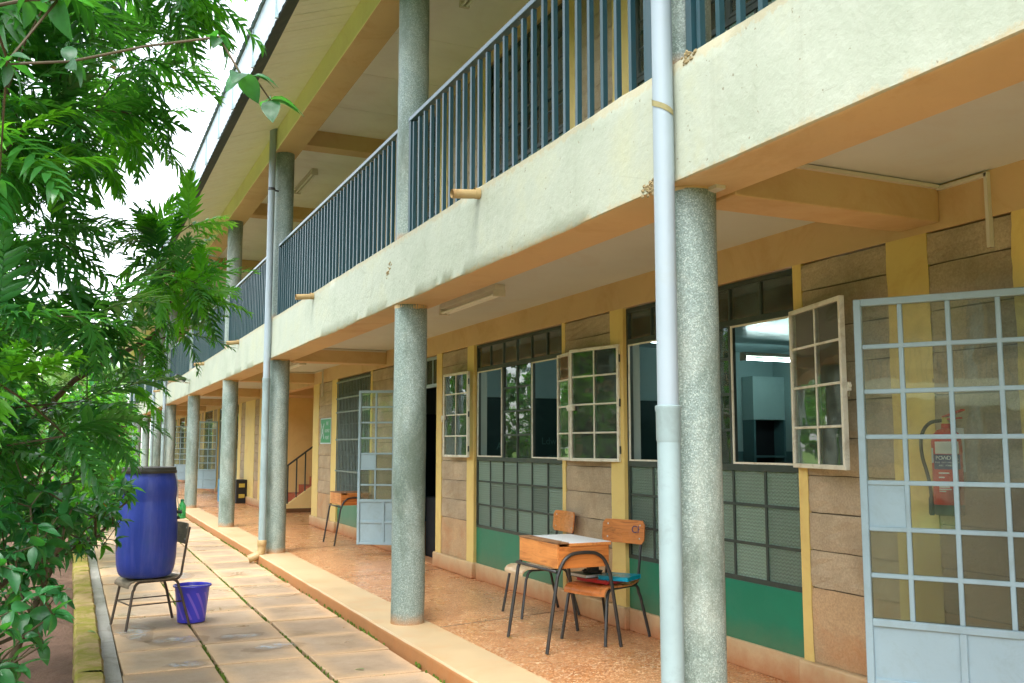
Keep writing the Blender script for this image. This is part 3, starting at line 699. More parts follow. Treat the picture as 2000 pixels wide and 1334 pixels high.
# lower storey, from the far end of the frame on the right towards the distance
pier(2.84, 4.44, [(2.965, 3.45), (3.712, 4.368)])
window(4.44, 6.39, open_hi=(1.415, 6.44, -.20, .98, .60), open_lo=(1.405, 4.45, -.30, -.955, .655))
pier(6.39, 7.42, [(6.585, 7.362)])
window(7.42, 9.44, open_hi=(1.37, 9.47, -.06, 1., .64), open_lo=(1.425, 7.50, -.15, -.99, .58))
pier(9.44, 10.60, [(9.634, 10.425)])
doorway(10.6, 11.62)
pier(11.62, 13.36, [(11.76, 13.27)])
wg = window(13.36, 15.25, low='glass')
pier(15.25, 16.95, [(15.61, 16.52)])
pier(21.75, 25.4, [(22.35, 22.95), (24.3, 24.95)])
window(25.4, 27.4); doorway(27.4, 29.2)
pier(29.2, 30.4, [(29.4, 30.2)]); window(30.4, 32.4); pier(32.4, 33.5, [(32.6, 33.3)]); window(33.5, 35.5)
doorway(35.5, 37.2); pier(37.2, 38.4, [(37.4, 38.2)]); window(38.4, 40.4); pier(40.4, 41.5, [(40.6, 41.3)]); window(41.5, 43.5); pier(43.5, YB, [(43.7, 46), (46.2, 48.8)])
doorway(1.10, 2.84); pier(-.2, 1.10, [(.05, .85)]); window(-2.2, -.2); pier(YA, -2.2, [(-3.8, -2.4)])
door_leaf(2.80, 1.425, (-.556, .83), .83, 2.08, 'x')
door_leaf(11.58, 1.44, (-.80, .60), .70, 1.96, 'x', 3, .12)
door_leaf(29.2, 1.42, (-.7, .71), .95, 1.98, 'x', 3, .1)
door_leaf(37.2, 1.42, (-.7, .71), .95, 1.98, 'x', 3, .1)
# security grille over the far window
gb = MB()
for i in range(22): yy = 13.40+i*.0865; gb.tube([(1.412, yy, .62), (1.412, yy, 2.40)], .0085, 6)
for z in (.64, .98, 1.47, 1.9, 2.12, 2.38): gb.box(1.405, 13.33, z-.012, 1.4175, 15.28, z+.012)
obj('security_grille', gb, 'grille', B)
# upper storey
for a, b, st in ((2.84, 4.44, [(2.965, 3.45), (3.712, 4.368)]), (6.2, 7.3, [(6.5, 7.1)]), (9.1, 10.6, [(9.3, 10.3)]), (12.24, 13.36, [(12.53, 13.27)]), (15.25, 16.95, [(15.61, 16.52)]), (16.95, 22.0, [(17.3, 18.6), (19., 20.2), (20.6, 21.7)]),
                 (24.0, 25.4, [(24.2, 25.2)]), (27.4, 29.4, [(27.6, 29.2)]), (31.4, 33.0, [(31.6, 32.8)]), (35, 36.5, [(35.2, 36.3)]), (38.5, YB, [(38.8, 43), (43.4, 48.6)]), (YA, 1.10, [(-3.5, .7)])):
    pier(a, b, st, UP, plinth=False)
for a, b in ((4.44, 6.2), (7.3, 9.1), (13.36, 15.25), (22.0, 24.0), (25.4, 27.4), (29.4, 31.4), (33, 35), (36.5, 38.5), (1.1, 2.84)): window(a, b, UP)
window(10.6, 12.24, UP)
# staircase in the open bay
obj('stair_wall', MB().box(1.6, 21.75, 0, 6.4, 21.9, 2.9), 'stairpaint', B); obj('stair_wall', MB().box(4.9, 17.08, 0, 5.0, 21.75, 2.9), 'stairpaint', B); obj('stair_wall', MB().box(1.58, 16.95, 0, 6.4, 17.08, 2.9), 'stairpaint', B)
obj('stair_floor', MB().box(1.6, 16.95, -.3, 6.4, 21.75, -.002), 'terrazzo', B)
stair = tag(obj('staircase', MB().prism([(0, 0), (3.0, 0), (3.0, 2.2), (0, .06)], 0, .10).xf(Matrix(((1, 0, 0, 1.62), (0, 0, 1, 20.18), (0, 1, 0, .08), (0, 0, 0, 1)))), 'stairpaint', B))
obj('stair_base', MB().box(1.62, 20.17, 0, 4.62, 20.285, .08), 'dark_base', stair)
for i in range(12): obj('step', MB().box(1.74+i*.24, 20.281, -.01, 1.74+(i+1)*.24+.02, 21.74, .17*(i+1)), 'step_red', stair, bev=.006)
mb = MB(); mb.bar((1.64, 20.2, .955), (3.8, 20.2, .955+2.16*.75), .05, .03)
obj('handrail', mb, 'frame', stair)
for i in range(12): x = 1.66+i*.18; obj('baluster', MB().bar((x, 20.2, .15+(x-1.62)*.71), (x, 20.2, .955+(x-1.64)*.75), .025, .025), 'frame', stair)
obj('upper_flight', MB().prism([(1.58, 2.44), (4.9, 2.44), (4.9, 2.9), (1.58, 2.9)], 0, 1).xf(Matrix(((1, 0, 0, 0), (0, 0, 1.2, 20.5), (0, 1, 0, 0), (0, 0, 0, 1)))), 'orange', B)
# rooms behind the openings
def wallbox(n, m, *b): return obj(n, MB().box(*b), m, B)
for z0, z1, nm in ((0, 1.30, 'in_dado'), (1.30, 2.64, 'in_wall')):
    wallbox('room_wall', nm, DX+.002, 10.5, z0, 6.4, 10.58, z1); wallbox('room_wall', nm, 6.30, 2.2, z0, 6.39, 10.5, z1); wallbox('room_wall', nm, DX+.002, 2.1, z0, 6.39, 2.2, z1)
wallbox('room_ceiling', 'in_ceil', DX+.002, 2.1, 2.64, 6.39, 10.58, 2.69); wallbox('room_floor', 'skirt', DX, YA, -.3, 6.4, 16.95, -.003); wallbox('room_floor', 'skirt', DX, 21.9, -.3, 6.4, YB, -.003)
wallbox('room_wall', 'dark_room', DX+.002, 10.581, 0, 6.39, 10.66, 2.64); wallbox('room_ceiling', 'dark_room', DX+.002, 10.66, 2.64, 6.39, 16.9, 2.69); wallbox('room_wall', 'navy', DX+.002, 16.80, 0, 6.39, 16.9, 1.95); wallbox('room_wall', 'dark_room', DX+.002, 16.80, 1.95, 6.39, 16.9, 2.64)
wallbox('room_wall', 'dark_room', 4.0, 10.66, 0, 4.1, 16.8, 2.64)
wallbox('room_wall', 'dark_room', 4.0, 21.9, 0, 4.1, YB, 2.7); wallbox('room_ceiling', 'dark_room', DX+.002, 21.9, 2.70, 6.39, YB, 2.74)
wallbox('room_wall', 'dark_room', 4.4, YA, 3.0, 4.5, YB, 5.7); wallbox('room_floor', 'skirt', DX+.001, YA, 2.76, 6.39, YB, 2.98); wallbox('room_ceiling', 'ceil', DX+.001, YA, 5.62, 6.39, YB, 5.68)
wallbox('room_wall', 'dark_room', DX+.002, YA, 0, 6.39, 2.1, .02)
# --- balcony railings
bal = MB().box(-.0135, -.0135, 0, .0135, .0135, .90).mesh('baluster', 'rail'); RX = -.055
for i in range(len(CY)-1):
    a, b = CY[i]+.125, CY[i+1]-.125
    mb = MB(); mb.box(RX-.028, a, 3.985, RX+.028, b, 4.02)
    r = obj('balcony_railing', mb, 'railtop', B, bev=.004)
    for e in (a+.012, b-.052): obj('end_post', MB().box(RX-.024, e, 3.03, RX+.024, e+.042, 3.984), 'rail', r)
    mb = MB(); n = int((b-a-.12)/.132); 
    for k in range(n):
        yy = a+.085+(b-a-.17)*k/(n-1)
        if 0 < yy < 33.5: link('baluster', bal, r, (RX+random.gauss(0, .001), yy, 3.068), (random.gauss(0, .003), 0, random.gauss(0, .02)))
        else: mb.box(RX-.0135, yy-.0135, 3.07, RX+.0135, yy+.0135, 3.97)
    if mb.n: tag(obj('baluster_run', mb, 'rail', r), kind='stuff')
    obj('bottom_rail', MB().box(RX-.018, a+.056, 3.042, RX+.018, b-.056, 3.066), 'rail', r)
    for k in range(1): pass
# broken plaster by the first pipe and at the second column
for (yy, zz, k) in ((3.56, 2.53, 60), (3.50, 2.515, 30), (7.46, 2.84, 12), (7.52, 2.79, 10), (3.25, 3.025, 30)):
    mb = MB()
    for _ in range(k): moss_blob(mb, 0, 0, 0, random.uniform(.004, .011), random.uniform(.003, .009)); n_ = 13; mb.v[-n_:] = [(-.141-z_, yy+y_*.8+dy_, zz+x_*1.1+dz__) for dy_, dz__ in [(random.gauss(0, .022), random.gauss(0, .016))] for x_, y_, z_ in mb.v[-n_:]]
    obj('broken_plaster', mb, 'chip', B)
# --- downpipes, spouts, conduits
def downpipe(y, x, z_top, zs, out=True):
    mb = MB(); mb.tube([(x, y, zs), (x, y, z_top)], .0445, 20); p = obj('downpipe', mb, 'pvc', B, smooth=True)
    mb = MB(); mb.lathe([(.046, -.11), (.0515, -.095), (.0515, .02), (.0545, .03), (.0545, .045), (.05, .048)], 24, (x, y, zs)); mb.tube([(x, y, .10), (x, y, zs-.1)], .048, 20); obj('lower_pipe', mb, 'pvc2', p, smooth=True)
    if out:
        mb = MB(); mb.tube(smoothpath([(x, y, .17), (x, y, .06), (x-.03, y-.0, -.005), (x-.16, y+.02, -.05)], 2), .052, 18, False); mb.lathe([(.055, 0), (.058, .01), (.058, .07), (.054, .075)], 20, (x, y, .11), False)
        obj('elbow', mb, 'pvctan', p, smooth=True)
    return p
p1 = downpipe(3.372, -.192, 5.3, 1.50)
mb = MB(); mb.tube(smoothpath([(-.14, 3.30, 2.87), (-.21, 3.305, 2.86), (-.248, 3.36, 2.845), (-.22, 3.44, 2.83), (-.15, 3.47, 2.82)], 2), .004, 6)
P = []
for a in np.linspace(-.7, 3.6, 22): P.append([(-.192-.0475*cos(a-1.45), 3.372+.0475*sin(a-1.45), 2.800+dz_+.022*a) for dz_ in (0, .026)])
obj('pipe_strap', MB().grid(P), 'strap', p1)
p3 = downpipe(12.60, -.192, 5.62, 2.2); mb = MB(); mb.lathe([(.05, 0), (.062, .02), (.062, .09), (.05, .1)], 20, (-.192, 12.6, 5.55)); obj('collar', mb, 'pvc2', p3, smooth=True)
mb = MB(); mb.tube([(-.192, 12.6, 4.75), (-.06, 12.68, 4.75)], .012, 6); mb.lathe([(.047, 0), (.049, .005), (.049, .03), (.047, .035)], 16, (-.192, 12.6, 4.735)); obj('pipe_strap', mb, 'black', p3)
for yp in (27.86, 31.9, 42.2): downpipe(yp, -.192, 5.6, 2.3)
def spout(y):
    mb = MB(); mb.tube([(-.12, y, 2.985), (-.335, y-.012, 2.962)], .030, 16, False); mb.tube([(-.13, y, 2.985), (-.335, y-.012, 2.962)], .025, 16, False); mb.lathe([(.036, 0), (.036, .035)], 16, (0, 0, 0), False)
    k = mb.n-32
    for i in range(32):
        q = Vector(mb.v[k+i]); mb.v[k+i] = (-.145-q.z, y+q.y, 2.985+q.x)
    obj('spout', mb, 'pvctan', B, smooth=True)
for yp in (5.55, 10.22, 15.32, 19.7, 25.2, 30.1): spout(yp)
def conduit(*pts, w_=.028): 
    mb = MB()
    for a, b in zip(pts[:-1], pts[1:]): mb.bar(a, b, w_, .018)
    obj('conduit', mb, 'conduit', B)
conduit((.45, 3.346, 2.655), (1.41, 3.346, 2.655)); conduit((1.408, 3.35, 2.648), (1.408, 3.065, 2.648)); conduit((1.408, 3.07, 2.66), (1.408, 3.07, 2.30))
conduit((.05, 3.62, 2.494), (.05, 3.30, 2.494), w_=.05)
conduit((.18, 12.60, 2.655), (1.41, 12.60, 2.655)); conduit((.2, 16.92, 2.655), (1.41, 16.92, 2.655)); conduit((1.405, 16.2, 2.655), (1.405, 16.9, 2.655)); conduit((1.405, 16.22, 2.66), (1.405, 16.22, 2.2))
conduit((.172, 7.0, 2.66), (.172, 7.19, 2.66))

# ------------------------------------------------------------------ furniture on the veranda
def school_chair(label, seat_m='ply', back_m='ply', tube_m='black', rails=False, group=None, letters=False):
    t = thing('school_chair', label, 'chair', group=group)
    fr = MB()
    for s in (-1, 1):
        P = [(-.235, s*.20, .005), (-.185, s*.178, .31)]+arc((-.118, s*.172, .325), .055, pi, pi/2, (1, 0, 0), (0, 0, 1))+arc((.13, s*.172, .325), .055, pi/2, 0, (1, 0, 0), (0, 0, 1))+[(.20, s*.178, .29), (.275, s*.20, .005)]
        fr = MB().tube(P, .0115, 8); obj('leg_frame', fr, tube_m, t, smooth=True)
        P = [(-.06, s*.148, .376), (.10, s*.148, .376)]+arc((.155, s*.15, .436), .06, -pi/2, 0, (1, 0, 0), (0, 0, 1), 6)+[(.240, s*.152, .62), (.270, s*.152, .80)]
        obj('back_post', MB().tube(P, .0105, 8), tube_m, t, smooth=True)
    mb = MB(); mb.tube([(-.12, -.172, .378), (-.12, .172, .378)], .0095, 8); mb.tube([(.12, -.172, .378), (.12, .172, .378)], .0095, 8)
    if rails:
        for s in (-1, 1): mb.tube([(-.205, s*.186, .2), (.222, s*.186, .2)], .006, 6)
        mb.tube([(-.2, -.186, .2), (-.2, .186, .2)], .006, 6)
    obj('cross_tube', mb, tube_m, t, smooth=True)
    prof = [(-.225, .345), (-.222, .365), (-.205, .385), (-.17, .398), (-.09, .398), (0, .395), (.09, .396), (.15, .404), (.185, .416)]
    P = [];ys = [-.186, -.18, -.168, -.09, 0, .09, .168, .18, .186]
    top = [[(x, y*(1-.06*(x > .1)), z-.006*(1-abs(y)/.19)+(-.002 if abs(y) > .18 else 0)) for y in ys] for x, z in prof]
    bot = [[(x+.004*(i < 3), q[1], q[2]-.011) for q in row] for i, (row, (x, z)) in enumerate(zip(top, prof))]
    mb = MB().grid([[tuple(q) for q in r][::-1] for r in top]); mb.grid(bot)
    n = len(ys); k = len(prof); b = n*k
    idx = [j for j in range(n)]+[i*n+n-1 for i in range(1, k)]+[(k-1)*n+j for j in range(n-2, -1, -1)]+[i*n for i in range(k-2, 0, -1)]
    flip = lambda q: (q//n)*n+(n-1-q % n)
    for a, c in zip(idx, idx[1:]+idx[:1]): mb.f.append((flip(a), flip(c), b+c, b+a))
    obj('seat', mb, seat_m, t, smooth=True)
    # backrest: bent ply with rounded corners
    W_, H_ = .195, .085; poly = []
    for cx_, cz_, a0 in ((W_-.03, H_-.03, 0), (-W_+.03, H_-.03, pi/2), (-W_+.03, -H_+.03, pi), (W_-.03, -H_+.03, 1.5*pi)):
        poly += [(cx_+.03*cos(a0+q*pi/8), cz_+.03*sin(a0+q*pi/8)) for q in range(5)]
    def bx(y): return .236-.022*(1-(y/W_)**2)*-1
    xs = np.linspace(-1, 1, 13); mb = MB(); rows = []
    for side in (0, 1):
        rows.append([(bx(y)+(.011 if side else 0)+.06*(z), y, .745+z) for y, z in poly]+[(bx(0)+(.011 if side else 0), 0, .745)])
    n = len(poly)
    # subdivide across: build as grid columns clipped to the rounded outline
    mb = MB(); G = []
    for yv_ in np.linspace(-W_, W_, 17):
        e = abs(yv_)-(W_-.03); hh = H_ if e <= 0 else H_-.03+math.sqrt(max(0, .03**2-e*e))
        G.append([(yv_, q*hh) for q in (-1, -.5, 0, .5, 1)])
    F0 = [[(bx(y)-.0055+.10*z, y, .745+z) for y, z in r] for r in G]; F1 = [[(bx(y)+.0055+.10*z, y, .745+z) for y, z in r] for r in G]
    mb.grid(F0); mb.grid([r[::-1] for r in F1]); m_, k_ = 17, 5; b = m_*k_
    for i in range(m_-1):
        mb.f.append((i*k_+4, (i+1)*k_+4, b+(i+1)*k_, b+i*k_)); mb.f.append((i*k_, b+i*k_+4, b+(i+1)*k_+4, (i+1)*k_))
    for i in (0, m_-1):
        for j in range(4): mb.f.append((i*k_+j, i*k_+j+1, b+i*k_+3-j, b+i*k_+4-j) if i == 0 else (i*k_+j+1, i*k_+j, b+i*k_+4-j, b+i*k_+3-j))
    obj('backrest', mb, back_m, t, smooth=True)
    for y in (-.15, .15):
        for z in (-.045, .05):
            mb = MB(); mb.lathe([(.007, 0), (.006, .003), (.002, .0045)], 10); mb.xf(Matrix.Translation((bx(y)-.0055+.1*z, y, .745+z)) @ Matrix.Rotation(-pi/2, 4, 'Y')); obj('rivet', mb, 'steel', t, smooth=True)
    if letters:
        txt('lettering', 'CH', .075, 'label_blue', t, frame_mat((bx(.13)-.0075+.1*.015, -.125, .762), (0, -1, 0), (.1, 0, 1)))
    return t
c1 = school_chair('orange varnished school chair by the pillar with folders on its seat', group='school chairs on the veranda', letters=True)
c1.location = (1.10, 6.17, 0); c1.rotation_euler = (0, 0, R(21))
c2 = school_chair('school chair pushed in behind the desk against the stone pier', 'paleply', 'ply', group='school chairs on the veranda')
c2.location = (1.115, 7.28, 0); c2.rotation_euler = (0, 0, R(-2))
c3 = school_chair('weathered brown school chair carrying the blue barrel', 'plydull', 'plydull', 'rusty', True)
c3.location = (-1.812, 8.66, -.1); c3.rotation_euler = (0, 0, R(14))

def desk(label, top_m, loc, group='lidded school desks', L=.60):
    t = thing('school_desk', label, 'desk', loc, 0, group)
    x0, x1, y0, y1, z0, z1 = -.20, .205, -L/2, L/2, .552, .715
    obj('front_panel', MB().box(x0, y0, z0, x0+.018, y1, z1), 'wood', t, bev=.003)
    obj('back_panel', MB().box(x1-.018, y0+.018, z0, x1, y1-.018, z1-.012), 'wood', t, bev=.003)
    for a in (y0, y1-.018): obj('side_panel', MB().box(x0+.0182, a, z0, x1-.002, a+.018, z1-.018), 'woodx', t, bev=.003)
    obj('bottom_board', MB().box(x0+.018, y0+.018, z0, x1-.018, y1-.018, z0+.008), 'wood', t)
    obj('tray', MB().box(x0-.004, y0-.006, z1, x0+.088, y1+.006, z1+.011), 'tray', t, bev=.003)
    l = obj('lid', MB().box(x0+.091, y0-.008, z1-.017, x1+.014, y1+.008, z1+.004), 'wood', t, bev=.003)
    obj('lid_cover', MB().box(x0+.093, y0-.006, z1+.004, x1+.012, y1+.006, z1+.0065), top_m, l)
    for s in (-1, 1):
        yy = s*(L/2+.012)
        P = [(-.285, yy, .006), (-.205, yy, .50), (-.165, yy, .60), (-.10, yy, .648), (-.03, yy, .655), (.03, yy, .655), (.10, yy, .648), (.165, yy, .60), (.205, yy, .50), (.285, yy, .006)]
        obj('leg_frame', MB().tube(P[:2]+smoothpath(P[1:-1], 2)[1:-1]+P[-2:], .0125, 10), 'black', t, smooth=True)
    obj('cross_tube', MB().tube([(-.215, -L/2-.012, .535), (-.215, L/2+.012, .535)], .011, 8), 'black', t, smooth=True)
    obj('hinge', MB().box(x0+.082, y0+.12, z1+.005, x0+.1, y0+.17, z1+.0125), 'steel', t)
    return t
desk('orange wooden desk with a white lid in front of the two chairs', 'formica', (.765, 6.165, 0))
desk('wooden desk with a brown lid standing beside the barred window', 'tray', (1.175, 13.50, 0))
# things on the chair by the pillar
def book(name, label, cat, w_, l_, h, loc, rz, m, group='folders on the chair seat', pm='paper'):
    t = thing(name, label, cat, loc, rz, group)
    obj('cover', MB().box(-w_/2, -l_/2, 0, w_/2, l_/2, .003).box(-w_/2, -l_/2, h-.003, w_/2, l_/2, h).box(w_/2-.003, -l_/2, .003, w_/2, l_/2, h-.003), m, t)
    obj('page_block', MB().box(-w_/2+.005, -l_/2+.006, .003, w_/2-.003, l_/2-.006, h-.003), pm, t)
    return t
zc = .402
book('folder', 'red folder lying at the bottom of the pile on the chair', 'folder', .24, .32, .022, (1.10, 6.18, zc+.004), R(14), 'folder_red', pm='folder_red')
book('folder', 'cyan plastic folder on top of the pile near the backrest', 'folder', .22, .24, .030, (1.17, 6.07, zc+.0265), R(34), 'cyan', pm='cyan')
book('notebook', 'dark green notebook on the red folder under the black cables', 'notebook', .19, .20, .026, (1.04, 6.29, zc+.0265), R(8), 'folder_green')
t = thing('cable_bundle', 'black cable bundle lying on the dark green notebook', 'cable', (1.06, 6.27, zc+.053)); mb = MB()
P = [(.055*cos(a)*(1+.25*sin(3.3*a)), .075*sin(a)*(1+.2*cos(2.1*a)), .006+.006*(1+sin(a*2.7))) for a in np.linspace(0, 6*pi, 70)]
obj('cable', mb.tube(P, .0045, 6), 'hose', t, smooth=True); obj('plug', MB().box(-.03, -.03, 0, .045, .035, .045), 'hose', t, bev=.008)

# ------------------------------------------------------------------ water barrel, bottle, bucket
t = thing('barrel', 'tall blue plastic barrel with black lid standing on a chair', 'barrel', (-1.848, 8.60, .309))
prof = [(.0, .0), (.165, .0), (.19, .006), (.212, .03), (.226, .08), (.235, .16), (.238, .28), (.237, .42), (.232, .52), (.224, .585), (.220, .62), (.223, .66), (.226, .70), (.221, .76), (.212, .80), (.205, .825), (.203, .845)]
prof = [(p.x, p.z) for p in smoothpath([(r, 0, z) for r, z in prof], 1)]
obj('body', MB().lathe(prof, 56), 'barrel', t, smooth=True)
obj('lid', MB().lathe([(.203, .843), (.216, .843), (.218, .85), (.218, .865), (.213, .868), (.212, .888), (.208, .893), (.19, .894), (.18, .886), (.0, .884)], 56), 'lid', t, smooth=True)
P = [(.223*cos(a)+.0*a, .223*sin(a), .835-.0*a) for a in np.linspace(-2, 2.6, 30)]
obj('tie', MB().tube(smoothpath([(.205, .06, .86), (.225, .05, .80), (.236, .045, .70), (.232, .02, .62), (.246, -.01, .55)], 2), .004, 6), 'conduit', t)
mb = MB(); mb.tube([(.22, -.06, .52), (.262, -.065, .52)], .014, 8); mb.lathe([(.03, 0), (.032, .012), (.02, .02)], 12, (.222, -.04, .46)); obj('tap', mb, 'hose', t, smooth=True)
t = thing('bottle', 'green plastic bottle hanging beside the blue barrel', 'bottle', (-1.575, 8.64, .765))
prof = [(.0, .006), (.02, .0), (.03, .003), (.034, .012), (.033, .03), (.0335, .05), (.031, .058), (.033, .068), (.034, .09), (.031, .108), (.022, .125), (.014, .138), (.0125, .146)]
obj('body', MB().lathe(prof, 24), 'bottle', t, smooth=True); obj('cap', MB().lathe([(.0145, .143), (.0145, .16), (.012, .162)], 16), 'signgreen', t, smooth=True)
obj('string', MB().tube(smoothpath([(0, 0, .162), (-.008, 0, .22), (-.045, .0, .33)], 2), .0018, 5), 'conduit', t)
t = thing('bucket', 'violet plastic bucket with swirl pattern under the barrel chair', 'bucket', (-1.462, 8.70, -.0995))
prof = [(.0, .004), (.102, .0), (.112, .004), (.115, .02), (.122, .1), (.1415, .285), (.145, .293), (.157, .294), (.1585, .300), (.156, .306), (.148, .308), (.141, .302), (.137, .285), (.117, .1), (.108, .012), (.0, .010)]
obj('body', MB().lathe(prof, 48, cap=False), 'bucket', t, smooth=True)
mb = MB(); mb.tube([(.153*cos(a), .153*sin(a)*.98, .296-.018*sin(a*1.)) for a in np.linspace(pi+.05, 2*pi-.05, 20)], .0028, 6); obj('handle', mb, 'steel', t, smooth=True)
# puddles: thin sheets of water with an uneven outline
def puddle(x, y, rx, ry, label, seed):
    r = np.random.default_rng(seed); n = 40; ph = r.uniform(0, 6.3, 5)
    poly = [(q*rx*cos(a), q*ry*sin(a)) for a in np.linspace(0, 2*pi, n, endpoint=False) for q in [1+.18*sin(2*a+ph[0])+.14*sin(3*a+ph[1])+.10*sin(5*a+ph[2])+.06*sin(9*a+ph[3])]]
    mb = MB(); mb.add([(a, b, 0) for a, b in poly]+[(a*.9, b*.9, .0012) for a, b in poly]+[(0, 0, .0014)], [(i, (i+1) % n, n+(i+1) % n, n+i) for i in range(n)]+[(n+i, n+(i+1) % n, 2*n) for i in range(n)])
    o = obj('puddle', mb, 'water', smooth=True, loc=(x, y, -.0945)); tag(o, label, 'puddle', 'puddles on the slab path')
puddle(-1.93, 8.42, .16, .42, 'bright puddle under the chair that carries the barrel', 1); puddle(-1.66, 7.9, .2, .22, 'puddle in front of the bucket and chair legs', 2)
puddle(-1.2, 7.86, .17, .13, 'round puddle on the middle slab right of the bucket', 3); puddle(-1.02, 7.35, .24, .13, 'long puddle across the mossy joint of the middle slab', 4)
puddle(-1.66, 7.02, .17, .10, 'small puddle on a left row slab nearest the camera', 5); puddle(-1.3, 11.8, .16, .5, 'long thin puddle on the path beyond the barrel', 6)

# ------------------------------------------------------------------ fittings on the building
def batten(label, loc, L, tubes=2, lit=False, along='y', group='fluorescent lamps'):
    t = thing('lamp', label, 'lamp', loc, 0 if along == 'y' else -pi/2, group)
    obj('body', MB().box(-.045, 0, -.045, .045, L, 0), 'conduit', t, bev=.004)
    for e in (.0, L-.03): obj('end_cap', MB().box(-.05, e, -.10, .05, e+.03, -.044), 'conduit', t, bev=.004)
    for q in ((-.025, .025) if tubes == 2 else (0,)): obj('tube', MB().tube([(q, .031, -.08), (q, L-.031, -.08)], .0125, 10), 'tube_on' if lit else 'tube_off', t, smooth=True)
    return t
batten('unlit fluorescent lamp under the lower veranda ceiling', (.62, 6.95, 2.67), 1.28)
batten('unlit fluorescent lamp under the upper gallery ceiling', (.78, 6.9, 5.64), 1.28)
batten('unlit fluorescent lamp under the upper gallery near the second pipe', (.78, 14.4, 5.64), 1.28); batten('unlit fluorescent lamp under the lower ceiling beyond the second column', (.62, 14.2, 2.67), 1.28)
batten('lit fluorescent tube seen through the open casement of the right window', (4.86, 9.32, 2.50), 1.3, 1, True, 'x', 'lit classroom lamps')
batten('lit fluorescent tube seen through the top panes of the right window', (1.95, 5.30, 2.50), 1.3, 1, True, 'x', 'lit classroom lamps')
batten('lit fluorescent tube seen in the corner top pane of the middle window', (1.75, 8.12, 2.50), 1.3, 1, True, 'x', 'lit classroom lamps')
t = thing('chalkboard', 'dark green chalkboard on the classroom end wall', 'chalkboard', (3.55, 10.5, 1.35)); obj('writing_surface', MB().box(-1.85, -.025, -.6, 1.85, -.003, .6), 'board', t); obj('chalk_rail', MB().box(-1.87, -.045, .601, 1.87, -.002, .64), 'in_wall', t); obj('lower_rail', MB().box(-1.87, -.07, -.64, 1.87, -.002, -.602), 'in_wall', t)
for x, z, s_ in ((-1.30, .02, 'AMP'), (-.72, .08, 'Ldw'), (-.68, -.14, 'EF')): txt('chalk_writing', s_, .12, 'chalk', t, frame_mat((x, -.0262, z), (1, 0, 0), (0, 0, 1)))
t = thing('cupboard', 'pale blue cupboard with dark open shelves in the classroom corner', 'cupboard', (6.03, 10.36, 0)); obj('upper_door', MB().box(-.27, -.10, 1.72, .26, .13, 2.30), 'in_wall', t, bev=.004); obj('carcass', MB().box(-.27, -.10, 0, -.24, .13, 1.719).box(.23, -.10, 0, .26, .13, 1.719).box(-.239, .11, 0, .229, .13, 1.719), 'in_dado', t)
for z in (.4, .8, 1.22): obj('shelf', MB().box(-.239, -.095, z, .229, .109, z+.025), 'in_dado', t)
obj('shelf_shade', MB().box(-.238, .10, .01, .228, .108, 1.715), 'boxblack', t)  # black backing sheet paints the shade inside the open shelves
# green sign
t = thing('wall_sign', 'green fire assembly point sign on the stone pier', 'sign', (1.4165, 15.96, 1.425)); t.rotation_euler = (0, 0, 0)
obj('border', MB().box(-.008, -.36, -.02, -.002, .36, .41), 'white_part', t); obj('face', MB().box(-.011, -.335, .0, -.0085, .335, .39), 'signgreen', t)
for z, s_, q in ((.315, 'FIRE', .085), (.195, 'ASSEMBLY', .075), (.08, 'POINT', .085)): txt('lettering', s_, q, 'white_part', t, frame_mat((-.0122, -.12, z), (0, -1, 0), (0, 0, 1)))
mb = MB()
for sx, sz in ((1, 1), (1, -1), (-1, 1), (-1, -1)):
    mb.bar((-.013, .20+sx*.045, .195+sz*.05), (-.013, .20+sx*.105, .195+sz*.125), .028, .003, (1, 0, 0)); mb.prism([(0, -.028), (.05, 0), (0, .028)], -.0015, .0015)
    k = mb.n-6; a = math.atan2(-sz, -sx)
    for i in range(6):
        q = mb.v[k+i]; mb.v[k+i] = (-.013+q[2], .20+sx*.06+q[0]*cos(a)-q[1]*sin(a), .195+sz*.07+q[0]*sin(a)+q[1]*cos(a))
for i in range(3): mb.lathe([(.017, 0), (.017, .003)], 10, (0, 0, 0)); k = mb.n-20; mb.v[k:] = [(-.0142+z, .20+(i-1)*.04+x, .215+y) for x, y, z in mb.v[k:]]; mb.box(-.0142, .20+(i-1)*.04-.014, .15, -.0112, .20+(i-1)*.04+.014, .195)
obj('pictogram', mb, 'white_part', t)
# fire extinguisher behind the door leaf
t = thing('fire_extinguisher', 'red powder fire extinguisher hanging on the wall behind the grey door', 'extinguisher', (1.335, 3.31, 1.055))
obj('cylinder', MB().lathe([(.0, .0), (.06, .0), (.066, .006), (.066, .05)], 28), 'hose', t, smooth=True)
obj('tank', MB().lathe([(.0665, .05), (.068, .055), (.068, .345), (.062, .375), (.04, .40), (.02, .408), (.02, .43)], 32), 'red', t, smooth=True)
def wrap(z0, z1, a0, a1, r): return MB().grid([[(-r*cos(a), -r*sin(a), z) for a in np.linspace(a0, a1, 16)] for z in (z1, z0)])
obj('label_band', wrap(.215, .285, -.28, 1.66, .0687), 'label_blue', t, smooth=True); obj('notice', wrap(.288, .345, -.12, 1.55, .0687), 'white', t, smooth=True); obj('side_sticker', wrap(.245, .315, -.72, -.33, .0687), 'white_part', t, smooth=True)
vd = Vector((-.76, -.65, 0)).normalized(); rt_ = Vector((vd.y*-1, vd.x, 0)); rt_ = Vector((.65, -.76, 0)).normalized()
